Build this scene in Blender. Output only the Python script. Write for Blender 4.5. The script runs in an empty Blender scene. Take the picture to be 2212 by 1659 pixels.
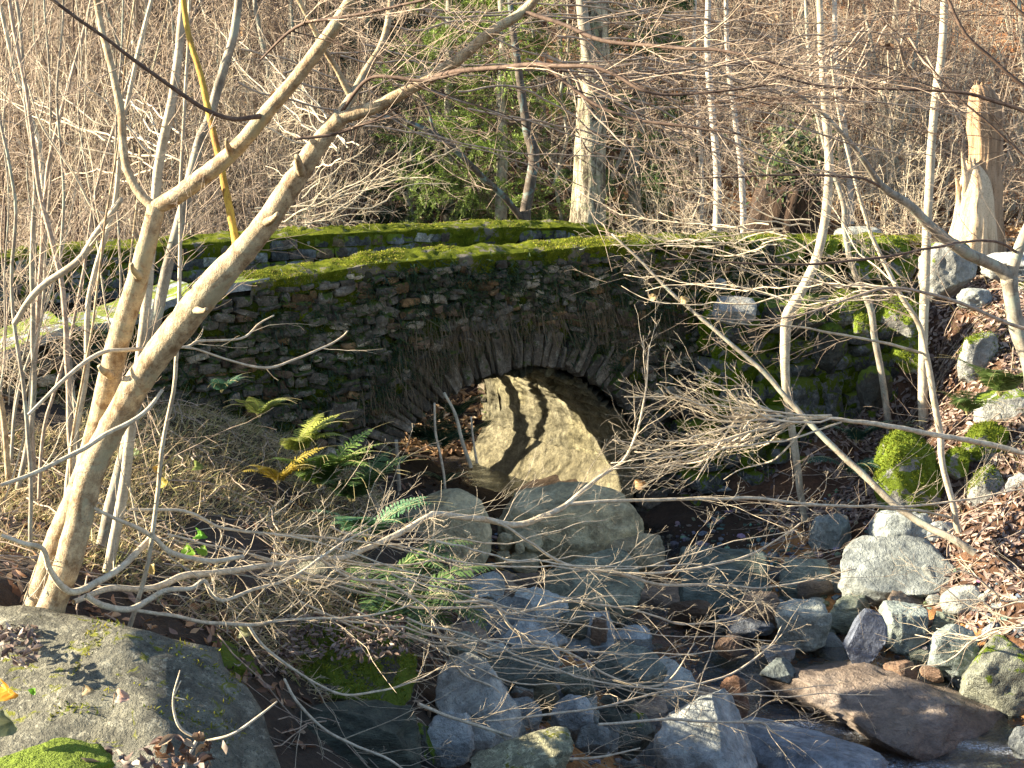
import bpy, math, random
import numpy as np
from mathutils import Vector, Matrix

random.seed(7)
RNG = np.random.default_rng(11)
R = math.radians
sc = bpy.context.scene
COL = sc.collection

# ------------------------------------------------------------------ camera
W_PX, H_PX, F_PX = 2212.0, 1659.0, 2881.0
PITCH = R(11.37)
cam_d = bpy.data.cameras.new("camera")
cam_d.sensor_width = 36.0
cam_d.lens = 36.0 * F_PX / W_PX
cam_d.clip_start = 0.05
cam_d.clip_end = 400.0
cam = bpy.data.objects.new("camera", cam_d)
COL.objects.link(cam)
cam.location = (0, 0, 0)
cam.rotation_euler = (R(90) - PITCH, 0, 0)
sc.camera = cam

# ------------------------------------------------------------------ light
SUN_AZ, SUN_EL = R(92), R(21.5)          # azimuth counted from +Y towards -X
w = bpy.data.worlds.new("World")
sc.world = w
w.use_nodes = True
nt = w.node_tree
bg = nt.nodes["Background"]
sky = nt.nodes.new("ShaderNodeTexSky")
sky.sky_type = 'NISHITA'
sky.sun_disc = False
sky.sun_elevation = SUN_EL
sky.sun_rotation = -SUN_AZ
sky.altitude = 600
nt.links.new(sky.outputs[0], bg.inputs[0])
bg.inputs[1].default_value = 0.068
sd = bpy.data.lights.new("sun", 'SUN')
sd.energy = 5.0
sd.angle = R(0.5)
sd.color = (1.0, 0.86, 0.64)
sun = bpy.data.objects.new("sun", sd)
COL.objects.link(sun)
SV = Vector((-math.sin(SUN_AZ) * math.cos(SUN_EL), math.cos(SUN_AZ) * math.cos(SUN_EL), math.sin(SUN_EL)))
sun.rotation_euler = SV.to_track_quat('Z', 'Y').to_euler()
sc.view_settings.view_transform = 'Standard'
sc.view_settings.look = 'None'
sc.view_settings.exposure = 2.3
sc.view_settings.gamma = 1.0
sc.view_settings.use_curve_mapping = False
sc.cycles.max_bounces = 5
sc.cycles.diffuse_bounces = 3
sc.cycles.transparent_max_bounces = 6
sc.cycles.caustics_reflective = False
sc.cycles.caustics_refractive = False

# ------------------------------------------------------------------ helpers
def pt(u, v, Y):
    """world point seen at picture place (u, v) at ground distance Y"""
    a = (u - W_PX / 2) / F_PX
    b = (v - H_PX / 2) / F_PX
    cy, sy = math.cos(PITCH), math.sin(PITCH)
    dy = cy - b * sy
    dz = -sy - b * cy
    k = Y / dy
    return np.array([a * k, Y, dz * k])

def _hash(i, j, k, s):
    with np.errstate(over='ignore'):
        h = (i * 374761393 + j * 668265263 + k * 2147483647 + s * 1274126177) & 0xffffffff
        h = ((h ^ (h >> 13)) * 1274126177) & 0xffffffff
        h = h ^ (h >> 16)
    return (h & 0xffff) / 65535.0

def vnoise(P, s=0):
    P = np.asarray(P, float)
    I = np.floor(P).astype(np.int64)
    f = P - I
    f = f * f * (3 - 2 * f)
    r = 0
    for a in (0, 1):
        for b in (0, 1):
            for c in (0, 1):
                wgt = (f[..., 0] if a else 1 - f[..., 0]) * (f[..., 1] if b else 1 - f[..., 1]) * (f[..., 2] if c else 1 - f[..., 2])
                r = r + wgt * _hash(I[..., 0] + a, I[..., 1] + b, I[..., 2] + c, s)
    return r * 2 - 1

def fbm(P, o=4, s=0, g=0.5):
    P = np.asarray(P, float)
    r, a = 0, 1.0
    for k in range(o):
        r = r + a * vnoise(P * (2.03 ** k) + 17.3 * k, s + k)
        a *= g
    return r

class MB:
    def __init__(self):
        self.v, self.f, self.c, self.n = [], [], [], 0
    def add(self, V, Fs, col=None):
        V = np.asarray(V, float).reshape(-1, 3)
        for F in (Fs if isinstance(Fs, list) else [Fs]):
            F = np.asarray(F, np.int64)
            if len(F):
                self.f.append(F + self.n)
        if col is None:
            col = (1, 1, 1)
        col = np.asarray(col, float)
        if col.ndim == 1:
            col = np.broadcast_to(col, (len(V), 3))
        self.c.append(col)
        self.v.append(V)
        self.n += len(V)
    def arrays(self):
        return np.concatenate(self.v), self.f, np.concatenate(self.c)

def make_mesh(name, V, Fs, C=None, smooth=True):
    me = bpy.data.meshes.new(name)
    V = np.asarray(V, np.float32)
    me.vertices.add(len(V))
    me.vertices.foreach_set("co", V.ravel())
    loops = np.concatenate([F.ravel() for F in Fs]).astype(np.int32)
    sizes = np.concatenate([np.full(len(F), F.shape[1], np.int32) for F in Fs])
    starts = np.concatenate([[0], np.cumsum(sizes)[:-1]]).astype(np.int32)
    me.loops.add(len(loops))
    me.loops.foreach_set("vertex_index", loops)
    me.polygons.add(len(sizes))
    me.polygons.foreach_set("loop_start", starts)
    me.polygons.foreach_set("loop_total", sizes)
    me.polygons.foreach_set("use_smooth", np.full(len(sizes), smooth, bool))
    me.update(calc_edges=True)
    if C is not None:
        at = me.color_attributes.new("tint", 'FLOAT_COLOR', 'POINT')
        cc = np.ones((len(V), 4), np.float32)
        cc[:, :3] = C
        at.data.foreach_set("color", cc.ravel())
    return me

def tag(o, label=None, cat=None, group=None, kind=None):
    if label: o["label"] = label
    if cat: o["category"] = cat
    if group: o["group"] = group
    if kind: o["kind"] = kind
    return o

def empty(name, loc, label, cat, group=None, rz=0.0):
    o = bpy.data.objects.new(name, None)
    o.empty_display_size = 0.1
    o.location = tuple(loc)
    o.rotation_euler = (0, 0, rz)
    COL.objects.link(o)
    return tag(o, label, cat, group)

def build(mb, name, mat, parent=None, smooth=True, origin=None):
    V, Fs, C = mb.arrays()
    if parent is not None:
        off = np.array(parent.matrix_basis.translation if parent.parent is None else parent.parent.matrix_basis.translation)
        V = V - off
        loc = (0, 0, 0)
    else:
        off = np.array(origin) if origin is not None else np.array([V[:, 0].mean(), V[:, 1].mean(), V[:, 2].min()])
        V = V - off
        loc = tuple(off)
    me = make_mesh(name, V, Fs, C, smooth)
    me.materials.append(mat)
    o = bpy.data.objects.new(name, me)
    o.location = loc
    COL.objects.link(o)
    if parent is not None:
        o.parent = parent
    return o

def norm(a):
    return a / np.maximum(np.linalg.norm(a, axis=-1, keepdims=True), 1e-9)

def tubes(mb, P, Rr, k=5, col=None, ripple=0.0):
    """P (m,n,3) centre lines, Rr (m,n) radii -> tube skins"""
    P = np.asarray(P, float); Rr = np.asarray(Rr, float)
    m, n, _ = P.shape
    T = np.empty_like(P)
    T[:, 1:-1] = P[:, 2:] - P[:, :-2]
    T[:, 0] = P[:, 1] - P[:, 0]
    T[:, -1] = P[:, -1] - P[:, -2]
    T = norm(T)
    mean = norm(P[:, -1] - P[:, 0])
    ref = np.where(np.abs(mean[:, 1:2]) < 0.8, np.array([[0, 1.0, 0]]), np.array([[1.0, 0, 0]]))
    ref = ref[:, None, :]
    A = norm(ref - (ref * T).sum(-1, keepdims=True) * T)
    B = np.cross(T, A)
    ang = np.arange(k) * 2 * math.pi / k
    ca, sa = np.cos(ang), np.sin(ang)
    rr = Rr[:, :, None]
    if ripple:
        rr = rr * (1 + ripple * RNG.uniform(-1, 1, (m, n, k)))
    V = P[:, :, None, :] + rr[..., None] * (A[:, :, None, :] * ca[None, None, :, None] + B[:, :, None, :] * sa[None, None, :, None])
    base = (np.arange(m) * n * k)[:, None, None]
    i = (np.arange(n - 1) * k)[None, :, None]
    j = np.arange(k)[None, None, :]
    j2 = (j + 1) % k
    q = np.stack([base + i + j, base + i + j2, base + i + k + j2, base + i + k + j], -1).reshape(-1, 4)
    C = None
    if col is not None:
        col = np.asarray(col, float)
        C = np.broadcast_to(col, (m, 3)) if col.ndim == 1 else col
        C = np.repeat(C, n * k, axis=0)
    Fs = [q]
    if k >= 5:
        V2 = V.reshape(-1, 3)
        caps = []
        for mi in range(m):
            e = mi * n * k + (n - 1) * k
            caps.append([e, e + 1, e + 2, e + 3][:4])
            if k > 4:
                for a in range(3, k - 1):
                    caps.append([e, e + a, e + a + 1, e + a + 1])
        caps = np.array(caps)
        tri = caps[caps[:, 2] == caps[:, 3]][:, :3] if len(caps) else []
        quad = caps[caps[:, 2] != caps[:, 3]]
        Fs = [q, quad] + ([tri] if len(tri) else [])
    mb.add(V.reshape(-1, 3), Fs, C)

def catmull(P, per=6):
    P = np.asarray(P, float)
    Q = np.vstack([2 * P[0] - P[1], P, 2 * P[-1] - P[-2]])
    out = []
    for i in range(1, len(Q) - 2):
        t = np.linspace(0, 1, per, endpoint=False)[:, None]
        a, b, c, d = Q[i - 1], Q[i], Q[i + 1], Q[i + 2]
        out.append(0.5 * ((2 * b) + (-a + c) * t + (2 * a - 5 * b + 4 * c - d) * t ** 2 + (-a + 3 * b - 3 * c + d) * t ** 3))
    out.append(P[-1:])
    return np.vstack(out)

def trace(pts, per=6, wig=0.004, seed=0):
    """[(u, v, Y, width in px)] -> centre line (n,3), radii (n)"""
    A = np.array([list(pt(u, v, Y)) + [wpx * 0.5 / F_PX * Y] for u, v, Y, wpx in pts])
    C = catmull(A, per)
    P, r = C[:, :3].copy(), np.maximum(C[:, 3], 0.0008)
    P += wig * np.stack([vnoise(P * 7 + 5 * i + seed, 3 + i) for i in range(3)], -1)
    return P, r

def grow(P, Rr, per_parent, length, ang=(30, 70), n=6, t=(0.15, 1.0), rscale=0.6, up=0.15, curl=0.25, jit=0.10, bias=None, lscale=True, rmin=0.0007, rtip=0.35):
    """side shoots on parent lines; all at once"""
    P = np.asarray(P, float); Rr = np.asarray(Rr, float)
    m, k, _ = P.shape
    M = int(m * per_parent)
    par = RNG.integers(0, m, M) if per_parent < 1 else np.repeat(np.arange(m), int(per_parent))
    M = len(par)
    tt = RNG.uniform(t[0], t[1], M)
    x = tt * (k - 1)
    i0 = np.minimum(x.astype(int), k - 2)
    f = (x - i0)[:, None]
    a, b = P[par, i0], P[par, i0 + 1]
    base = a * (1 - f) + b * f
    T = norm(b - a)
    rb = Rr[par, i0] * (1 - f[:, 0]) + Rr[par, i0 + 1] * f[:, 0]
    rnd = norm(RNG.normal(size=(M, 3)))
    side = norm(rnd - (rnd * T).sum(-1, keepdims=True) * T)
    an = np.radians(RNG.uniform(ang[0], ang[1], M))[:, None]
    D = T * np.cos(an) + side * np.sin(an)
    if bias is not None:
        D = norm(D + np.asarray(bias))
    L = RNG.uniform(length[0], length[1], M)
    if lscale:
        plen = np.linalg.norm(P[par, -1] - P[par, 0], axis=-1)
        L = L * plen * (1.15 - 0.7 * tt)
    step = (L / (n - 1))[:, None]
    out = [base]
    cur = D
    cdir = norm(RNG.normal(size=(M, 3))) * curl
    for s in range(n - 1):
        cur = norm(cur + cdir / n + np.array([0, 0, up]) / n + RNG.normal(size=(M, 3)) * jit)
        out.append(out[-1] + cur * step)
    Q = np.stack(out, 1)
    r0 = np.maximum(rb * rscale * RNG.uniform(0.7, 1.0, M), rmin)
    prof = np.linspace(1, rtip, n)[None, :]
    return Q, np.maximum(r0[:, None] * prof, rmin * 0.8)

def resample(P, r, n):
    d = np.concatenate([[0], np.cumsum(np.linalg.norm(np.diff(P, axis=0), axis=1))])
    x = np.linspace(0, d[-1], n)
    return np.stack([np.interp(x, d, P[:, i]) for i in range(3)], -1), np.interp(x, d, r)

def sample_faces(V, Fs, n, rng=RNG):
    tris = []
    for F in Fs:
        if F.shape[1] == 3: tris.append(F)
        else: tris += [F[:, [0, 1, 2]], F[:, [0, 2, 3]]]
    T = np.concatenate(tris)
    a, b, c = V[T[:, 0]], V[T[:, 1]], V[T[:, 2]]
    nn = np.cross(b - a, c - a)
    ar = np.linalg.norm(nn, axis=1)
    idx = rng.choice(len(T), n, p=ar / ar.sum())
    u, v = rng.random(n), rng.random(n)
    fl = u + v > 1
    u[fl], v[fl] = 1 - u[fl], 1 - v[fl]
    P = a[idx] + (b[idx] - a[idx]) * u[:, None] + (c[idx] - a[idx]) * v[:, None]
    return P, norm(nn[idx])

# ------------------------------------------------------------------ scattered leaves, blades
LEAF_V = np.array([[0, -1, 0], [-.42, -.35, .0], [-.5, .2, .0], [0, 1.0, 0], [.5, .2, .0], [.42, -.35, .0], [0, -.3, 0], [0, .25, 0]])
LEAF_Q = np.array([[1, 2, 7, 6], [6, 7, 4, 5]])
LEAF_T = np.array([[0, 1, 6], [0, 6, 5], [2, 3, 7], [7, 3, 4]])
LEAF_COLS = np.array([[.30, .17, .10], [.38, .24, .16], [.20, .11, .07], [.42, .25, .13], [.28, .19, .15], [.46, .33, .22], [.16, .09, .06]])

def leaves(mb, P, N, size, cols=LEAF_COLS, flat=0.5, curl=0.35, aspect=0.75, rng=RNG, lift=0.01):
    n = len(P)
    nn = norm(N + rng.normal(size=(n, 3)) * flat)
    r = norm(rng.normal(size=(n, 3)))
    A = norm(r - (r * nn).sum(-1, keepdims=True) * nn)
    B = np.cross(nn, A)
    s = rng.uniform(size[0], size[1], n) * 0.5
    cu = rng.uniform(-curl * .3, curl, (n, 1)) * 1.0
    lv = np.broadcast_to(LEAF_V, (n, 8, 3)).copy()
    lv[:, :, 0] *= aspect
    lv[:, [1, 2, 4, 5], 2] += cu
    lv[:, 3, 2] += rng.uniform(-.3, .6, n) * curl * 1.5
    lv[:, 0, 2] += rng.uniform(-.2, .5, n) * curl
    V = P[:, None] + nn[:, None] * lift + s[:, None, None] * (lv[:, :, 0:1] * A[:, None] + lv[:, :, 1:2] * B[:, None] + lv[:, :, 2:3] * nn[:, None])
    base = (np.arange(n) * 8)[:, None, None]
    q = (base + LEAF_Q[None]).reshape(-1, 4)
    t = (base + LEAF_T[None]).reshape(-1, 3)
    c = cols[rng.integers(0, len(cols), n)] * rng.uniform(.7, 1.25, (n, 1))
    mb.add(V.reshape(-1, 3), [q, t], np.repeat(c, 8, axis=0))

def blades(mb, P, N, length, width, col, lean=0.5, bend=0.5, rng=RNG, colvar=0.25, cols=None):
    n = len(P)
    D = norm(N + rng.normal(size=(n, 3)) * lean)
    r = norm(rng.normal(size=(n, 3)))
    A = norm(r - (r * D).sum(-1, keepdims=True) * D)
    L = rng.uniform(length[0], length[1], n)[:, None]
    Wd = (rng.uniform(width[0], width[1], n) * .5)[:, None]
    Bd = rng.normal(size=(n, 3)) * bend
    Bd[:, 2] -= bend * .6
    mid = P + D * L * .5 + Bd * L * .12
    tip = P + D * L * .92 + Bd * L * .5
    V = np.stack([P - A * Wd, P + A * Wd, mid - A * Wd * .8, mid + A * Wd * .8, tip], 1)
    base = (np.arange(n) * 5)[:, None]
    q = base + np.array([[0, 1, 3, 2]])
    t = base + np.array([[2, 3, 4]])
    if cols is not None:
        c = cols[rng.integers(0, len(cols), n)] * rng.uniform(1 - colvar, 1 + colvar, (n, 1))
    else:
        c = np.asarray(col)[None] * rng.uniform(1 - colvar, 1 + colvar, (n, 1))
    mb.add(V.reshape(-1, 3), [q, t], np.repeat(c, 5, axis=0))

# ------------------------------------------------------------------ materials
def newmat(name):
    m = bpy.data.materials.new(name)
    m.use_nodes = True
    n = m.node_tree
    b = n.nodes["Principled BSDF"]
    return m, n, b

def nd(n, typ, **kw):
    x = n.nodes.new(typ)
    for k, v in kw.items():
        if k.startswith("i_"):
            x.inputs[k[2:].replace("_", " ")].default_value = v
        else:
            setattr(x, k, v)
    return x

def ramp(n, src, stops, interp='LINEAR'):
    r = n.nodes.new("ShaderNodeValToRGB")
    r.color_ramp.interpolation = interp
    el = r.color_ramp.elements
    while len(el) < len(stops): el.new(0.5)
    for e, (p, c) in zip(el, stops):
        e.position = p
        e.color = (*c, 1) if len(c) == 3 else c
    n.links.new(src, r.inputs[0])
    return r.outputs[0]

def mix(n, f, a, b, blend='MIX'):
    x = n.nodes.new("ShaderNodeMix")
    x.data_type = 'RGBA'; x.blend_type = blend; x.clamp_factor = True
    for s, val in ((0, f), (6, a), (7, b)):
        if isinstance(val, (int, float)): x.inputs[s].default_value = val
        elif isinstance(val, tuple): x.inputs[s].default_value = (*val, 1)
        else: n.links.new(val, x.inputs[s])
    return x.outputs[2]

def mth(n, op, a, b=None, c=None):
    x = n.nodes.new("ShaderNodeMath"); x.operation = op
    for i, val in enumerate((a, b, c)):
        if val is None: continue
        if isinstance(val, (int, float)): x.inputs[i].default_value = val
        else: n.links.new(val, x.inputs[i])
    return x.outputs[0]

def noise(n, vec, scale, detail=5, rough=0.6, dist=0.0):
    x = nd(n, "ShaderNodeTexNoise")
    x.inputs["Scale"].default_value = scale
    x.inputs["Detail"].default_value = detail
    x.inputs["Roughness"].default_value = rough
    x.inputs["Distortion"].default_value = dist
    n.links.new(vec, x.inputs["Vector"])
    return x.outputs[0]

def coords(n, scale=(1, 1, 1), obj=True):
    tc = nd(n, "ShaderNodeTexCoord")
    mp = nd(n, "ShaderNodeMapping")
    mp.inputs["Scale"].default_value = scale
    n.links.new(tc.outputs["Object"], mp.inputs["Vector"])
    return mp.outputs[0]

def tint(n, colr, amt=1.0):
    at = nd(n, "ShaderNodeAttribute", attribute_name="tint")
    return mix(n, amt, colr, at.outputs["Color"], 'MULTIPLY')

def bump(n, b, h, strength=0.5, dist=0.02, prev=None):
    x = nd(n, "ShaderNodeBump")
    x.inputs["Strength"].default_value = strength
    x.inputs["Distance"].default_value = dist
    n.links.new(h, x.inputs["Height"])
    if prev is not None: n.links.new(prev, x.inputs["Normal"])
    n.links.new(x.outputs[0], b.inputs["Normal"])
    return x.outputs[0]

def mat_rock(name, dark, mid, light, moss=0.0, lichen=0.3, sc_=4.0, strata=1.0, rough=0.85, moss_col=(.13, .17, .012), bdist=0.03, speck=0.4, mossside=0.0):
    m, n, b = newmat(name)
    v = coords(n, (1, 1, strata))
    big = noise(n, v, sc_, 7, 0.7, 0.15)
    fine = noise(n, v, sc_ * 9, 5, 0.75)
    c = ramp(n, big, [(0.28, dark), (0.5, mid), (0.74, light)])
    c = mix(n, ramp(n, fine, [(0.35, (0, 0, 0)), (0.7, (1, 1, 1))]), mix(n, 0.6, c, (0.55, 0.55, 0.55), 'MULTIPLY'), c)
    mo_ = noise(n, v, sc_ * 3.3, 5, 0.75, 0.2)
    c = mix(n, 1.0, c, ramp(n, mo_, [(0.3, (.5, .5, .5)), (0.52, (.95, .95, .95)), (0.7, (1.35, 1.32, 1.25))]), 'MULTIPLY')
    vo = nd(n, "ShaderNodeTexVoronoi", feature='DISTANCE_TO_EDGE')
    vo.inputs["Scale"].default_value = sc_ * .9
    wv = nd(n, "ShaderNodeVectorMath", operation='ADD')
    nv = nd(n, "ShaderNodeTexNoise"); nv.inputs["Scale"].default_value = sc_ * 2.2; nv.inputs["Detail"].default_value = 4
    n.links.new(v, nv.inputs["Vector"])
    sv = nd(n, "ShaderNodeVectorMath", operation='SCALE'); sv.inputs["Scale"].default_value = .9 / sc_
    n.links.new(nv.outputs["Color"], sv.inputs[0]); n.links.new(v, wv.inputs[0]); n.links.new(sv.outputs[0], wv.inputs[1])
    n.links.new(wv.outputs[0], vo.inputs["Vector"])
    crack = ramp(n, vo.outputs["Distance"], [(0.0, (1, 1, 1)), (0.035, (0, 0, 0))])
    c = mix(n, mth(n, 'MULTIPLY', crack, .16), c, tuple(x * .4 for x in dark))
    if speck:
        sp = noise(n, v, sc_ * 26, 2, 0.5)
        c = mix(n, ramp(n, sp, [(0.60, (0, 0, 0)), (0.66, (speck,) * 3)]), c, tuple(x * .35 for x in dark))
    if lichen:
        l1 = noise(n, v, sc_ * 2.6, 6, 0.85, 0.3)
        c = mix(n, ramp(n, l1, [(0.62 - .14 * lichen, (0, 0, 0)), (0.66 - .1 * lichen, (lichen,) * 3)]), c, (.46, .46, .38))
    c = tint(n, c)
    if moss:
        g = nd(n, "ShaderNodeNewGeometry")
        sx = nd(n, "ShaderNodeSeparateXYZ")
        n.links.new(g.outputs["Normal"], sx.inputs[0])
        mn = noise(n, v, sc_ * 1.3, 5, 0.7, 0.8)
        zz = mth(n, 'MULTIPLY_ADD', sx.outputs["Z"], 0.35, mth(n, 'MULTIPLY_ADD', mn, 2.2, moss - .5 + .5 - 1.1 - .105))
        mf = ramp(n, zz, [(.70, (0, 0, 0)), (.80, (1, 1, 1))])
        mc = mix(n, noise(n, v, sc_ * 7, 4, 0.7), tuple(x * .5 for x in moss_col), tuple(x * 1.5 for x in moss_col))
        c = mix(n, mf, c, mc)
    n.links.new(c, b.inputs["Base Color"])
    b.inputs["Roughness"].default_value = rough
    b.inputs["Specular IOR Level"].default_value = 0.3
    h = mth(n, 'ADD', mth(n, 'MULTIPLY', big, 1.0), mth(n, 'MULTIPLY', fine, 0.35))
    h = mth(n, 'ADD', h, mth(n, 'MULTIPLY', mo_, 0.8))
    h = mth(n, 'SUBTRACT', h, mth(n, 'MULTIPLY', crack, 0.08))
    bump(n, b, h, 1.0, bdist * 1.5)
    return m

def mat_bark(name, dark, light, sc_=14, stretch=0.25, ring=0.0, blotch=None, bd=0.006, rough=0.8, th=(0.35, 0.62)):
    m, n, b = newmat(name)
    v = coords(n, (1, 1, stretch))
    v0 = coords(n)
    a = noise(n, v, sc_, 5, 0.7, 0.3)
    c = ramp(n, a, [(th[0], dark), (th[1], light)])
    f = noise(n, v0, sc_ * 7, 3, 0.6)
    c = mix(n, ramp(n, f, [(0.56, (0, 0, 0)), (0.66, (.55,) * 3)]), c, tuple(x * .45 for x in dark))
    if ring:
        v2 = coords(n, (0.3, 0.3, 3))
        rg = noise(n, v2, 30, 3, 0.6)
        c = mix(n, ramp(n, rg, [(0.55, (0, 0, 0)), (0.7, (ring,) * 3)]), c, (.2, .17, .13))
    if blotch:
        bl = noise(n, v0, 5, 4, 0.7, 1.0)
        c = mix(n, ramp(n, bl, [(0.52, (0, 0, 0)), (0.6, (.8,) * 3)]), c, blotch)
    c = tint(n, c)
    n.links.new(c, b.inputs["Base Color"])
    b.inputs["Roughness"].default_value = rough
    b.inputs["Specular IOR Level"].default_value = 0.25
    bump(n, b, mth(n, 'ADD', a, mth(n, 'MULTIPLY', f, .4)), 0.8, bd)
    return m

def mat_leaf(name, base=(1, 1, 1), trans=0.25, rough=0.6, var=0.3):
    m, n, b = newmat(name)
    v = coords(n)
    c = mix(n, noise(n, v, 40, 3), tuple(x * (1 - var) for x in base), tuple(min(1, x * (1 + var)) for x in base))
    c = tint(n, c)
    n.links.new(c, b.inputs["Base Color"])
    b.inputs["Roughness"].default_value = rough
    b.inputs["Specular IOR Level"].default_value = 0.3
    if trans:
        tr = nd(n, "ShaderNodeBsdfTranslucent")
        n.links.new(c, tr.inputs[0])
        ms = nd(n, "ShaderNodeMixShader")
        ms.inputs[0].default_value = trans
        n.links.new(b.outputs[0], ms.inputs[1]); n.links.new(tr.outputs[0], ms.inputs[2])
        n.links.new(ms.outputs[0], n.nodes["Material Output"].inputs[0])
    return m

M = {}
M['wallstone'] = mat_rock("wall_stone", (.06, .05, .04), (.16, .14, .11), (.36, .33, .28), moss=.60, lichen=.4, sc_=7, speck=.5, moss_col=(.055, .085, .012), bdist=.025)
M['wallstone_moss'] = mat_rock("mossy_wall_stone", (.06, .06, .05), (.17, .175, .16), (.50, .54, .55), moss=.74, lichen=.5, sc_=6, moss_col=(.14, .19, .013), bdist=.03)
M['vault'] = mat_rock("vault_stone", (.11, .10, .06), (.26, .24, .155), (.42, .40, .275), moss=.0, lichen=.1, sc_=5, strata=1, bdist=.035, speck=.55)
M['slab'] = mat_rock("coping_slab", (.17, .18, .18), (.31, .34, .36), (.50, .53, .54), moss=.60, lichen=.3, sc_=3, bdist=.01)
M['moss'] = None
M['boulder_lichen'] = mat_rock("lichen_boulder", (.085, .085, .07), (.19, .19, .155), (.33, .33, .26), moss=.30, lichen=.55, sc_=6.5, speck=.8, bdist=.03, moss_col=(.17, .18, .02))
M['rock_tan'] = mat_rock("tan_rock", (.15, .13, .085), (.30, .27, .19), (.44, .40, .29), moss=.0, lichen=.1, sc_=2.4, speck=.25, bdist=.03)
M['rock_grey'] = mat_rock("grey_rock", (.12, .13, .12), (.25, .27, .255), (.42, .45, .43), moss=.0, lichen=.2, sc_=3, speck=.45)
M['rock_blue'] = mat_rock("blue_grey_rock", (.095, .108, .108), (.19, .21, .215), (.35, .385, .385), moss=.0, lichen=.1, sc_=3, speck=.2)
M['rock_pale'] = mat_rock("pale_rock", (.26, .27, .26), (.44, .46, .44), (.66, .67, .64), moss=.05, lichen=.2, sc_=3, speck=.5)
M['rock_green'] = mat_rock("green_grey_rock", (.065, .075, .062), (.155, .18, .15), (.31, .34, .28), moss=.12, lichen=.25, sc_=3, strata=3.5, speck=.4)
M['rock_brown'] = mat_rock("brown_wet_rock", (.085, .062, .045), (.20, .155, .115), (.34, .28, .22), moss=.0, lichen=.05, sc_=3, strata=2.5, rough=.42, speck=.3)
M['rock_moss'] = mat_rock("mossy_rock", (.12, .12, .11), (.30, .31, .30), (.60, .62, .60), moss=1.0, lichen=.45, sc_=3.2, moss_col=(.13, .185, .012), bdist=.04)
M['rock_halfmoss'] = mat_rock("part_mossy_rock", (.13, .13, .12), (.33, .34, .32), (.62, .63, .58), moss=.56, lichen=.45, sc_=3.2, moss_col=(.13, .185, .012), bdist=.04)
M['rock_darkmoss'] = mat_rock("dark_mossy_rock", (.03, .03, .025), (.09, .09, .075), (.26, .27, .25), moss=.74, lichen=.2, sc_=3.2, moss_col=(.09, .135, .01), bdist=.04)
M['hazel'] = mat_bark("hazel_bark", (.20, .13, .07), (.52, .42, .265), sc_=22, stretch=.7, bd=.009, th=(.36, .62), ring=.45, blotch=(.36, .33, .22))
M['hazel_dark'] = mat_bark("dark_mottled_bark", (.05, .04, .033), (.13, .105, .08), sc_=16, stretch=.5, blotch=(.15, .22, .21), bd=.004)  # dark brown bark with grey green blotches
M['yellowbark'] = mat_bark("peeling_yellow_bark", (.23, .10, .03), (.50, .35, .06), sc_=24, stretch=.15, bd=.005)
M['pale_bark'] = mat_bark("pale_smooth_bark", (.30, .25, .18), (.56, .50, .37), sc_=10, stretch=.4, ring=.5, bd=.003)
M['grey_bark'] = mat_bark("grey_bark", (.15, .13, .10), (.36, .32, .25), sc_=14, stretch=.4, blotch=(.30, .33, .26), bd=.004)
M['oakbark'] = mat_bark("oak_bark", (.08, .065, .045), (.50, .45, .32), sc_=13, stretch=.25, bd=.06, blotch=(.27, .28, .16), th=(.42, .56))
M['twig'] = mat_bark("twig_bark", (.21, .155, .115), (.46, .37, .28), sc_=30, stretch=1, bd=.001)
M['twig_pale'] = mat_bark("pale_twig_bark", (.38, .31, .22), (.66, .57, .42), sc_=30, stretch=1, bd=.001)
M['twig_dark'] = mat_bark("dark_twig_bark", (.07, .045, .035), (.16, .11, .08), sc_=30, stretch=1, bd=.001)
M['birch'] = mat_bark("birch_bark", (.16, .14, .115), (.50, .46, .39), sc_=9, stretch=2.5, bd=.002, th=(.3, .5))
M['snag'] = mat_bark("bare_dead_wood", (.22, .15, .09), (.66, .56, .43), sc_=12, stretch=.07, bd=.02, th=(.3, .55))
M['deadwood'] = mat_bark("dark_rotten_wood", (.02, .013, .009), (.09, .055, .035), sc_=14, stretch=.15, bd=.04)
M['litter'] = mat_leaf("dead_leaves", (1, 1, 1), .12, .75)
M['grass'] = mat_leaf("dry_grass_blades", (1, 1, 1), .2, .7)
M['fern'] = mat_leaf("fern_green", (1, 1, 1), .3, .5)
M['needle'] = mat_leaf("spruce_needles", (1, 1, 1), .2, .5)
M['mossfuzz'] = mat_leaf("moss_tufts", (1, 1, 1), .25, .9)

m, n, b = newmat("moss_cushion")
v = coords(n)
nz = noise(n, v, 9, 6, .75, .5)
c = ramp(n, nz, [(.3, (.05, .075, .008)), (.5, (.16, .20, .012)), (.72, (.32, .33, .03))])
f2 = noise(n, v, 90, 3, .7)
c = mix(n, ramp(n, f2, [(.4, (0, 0, 0)), (.65, (1, 1, 1))]), mix(n, .55, c, (.3, .3, .2), 'MULTIPLY'), c)
pn = noise(n, v, 4.5, 6, .75, .2)
c = mix(n, ramp(n, pn, [(.56, (0, 0, 0)), (.60, (1, 1, 1))]), c, mix(n, nz, (.07, .05, .035), (.34, .32, .27)))
n.links.new(tint(n, c), b.inputs["Base Color"])
b.inputs["Roughness"].default_value = 1.0
b.inputs["Specular IOR Level"].default_value = 0.1
bump(n, b, mth(n, 'ADD', nz, mth(n, 'MULTIPLY', f2, .5)), 1.0, .035)
M['moss'] = m

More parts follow.
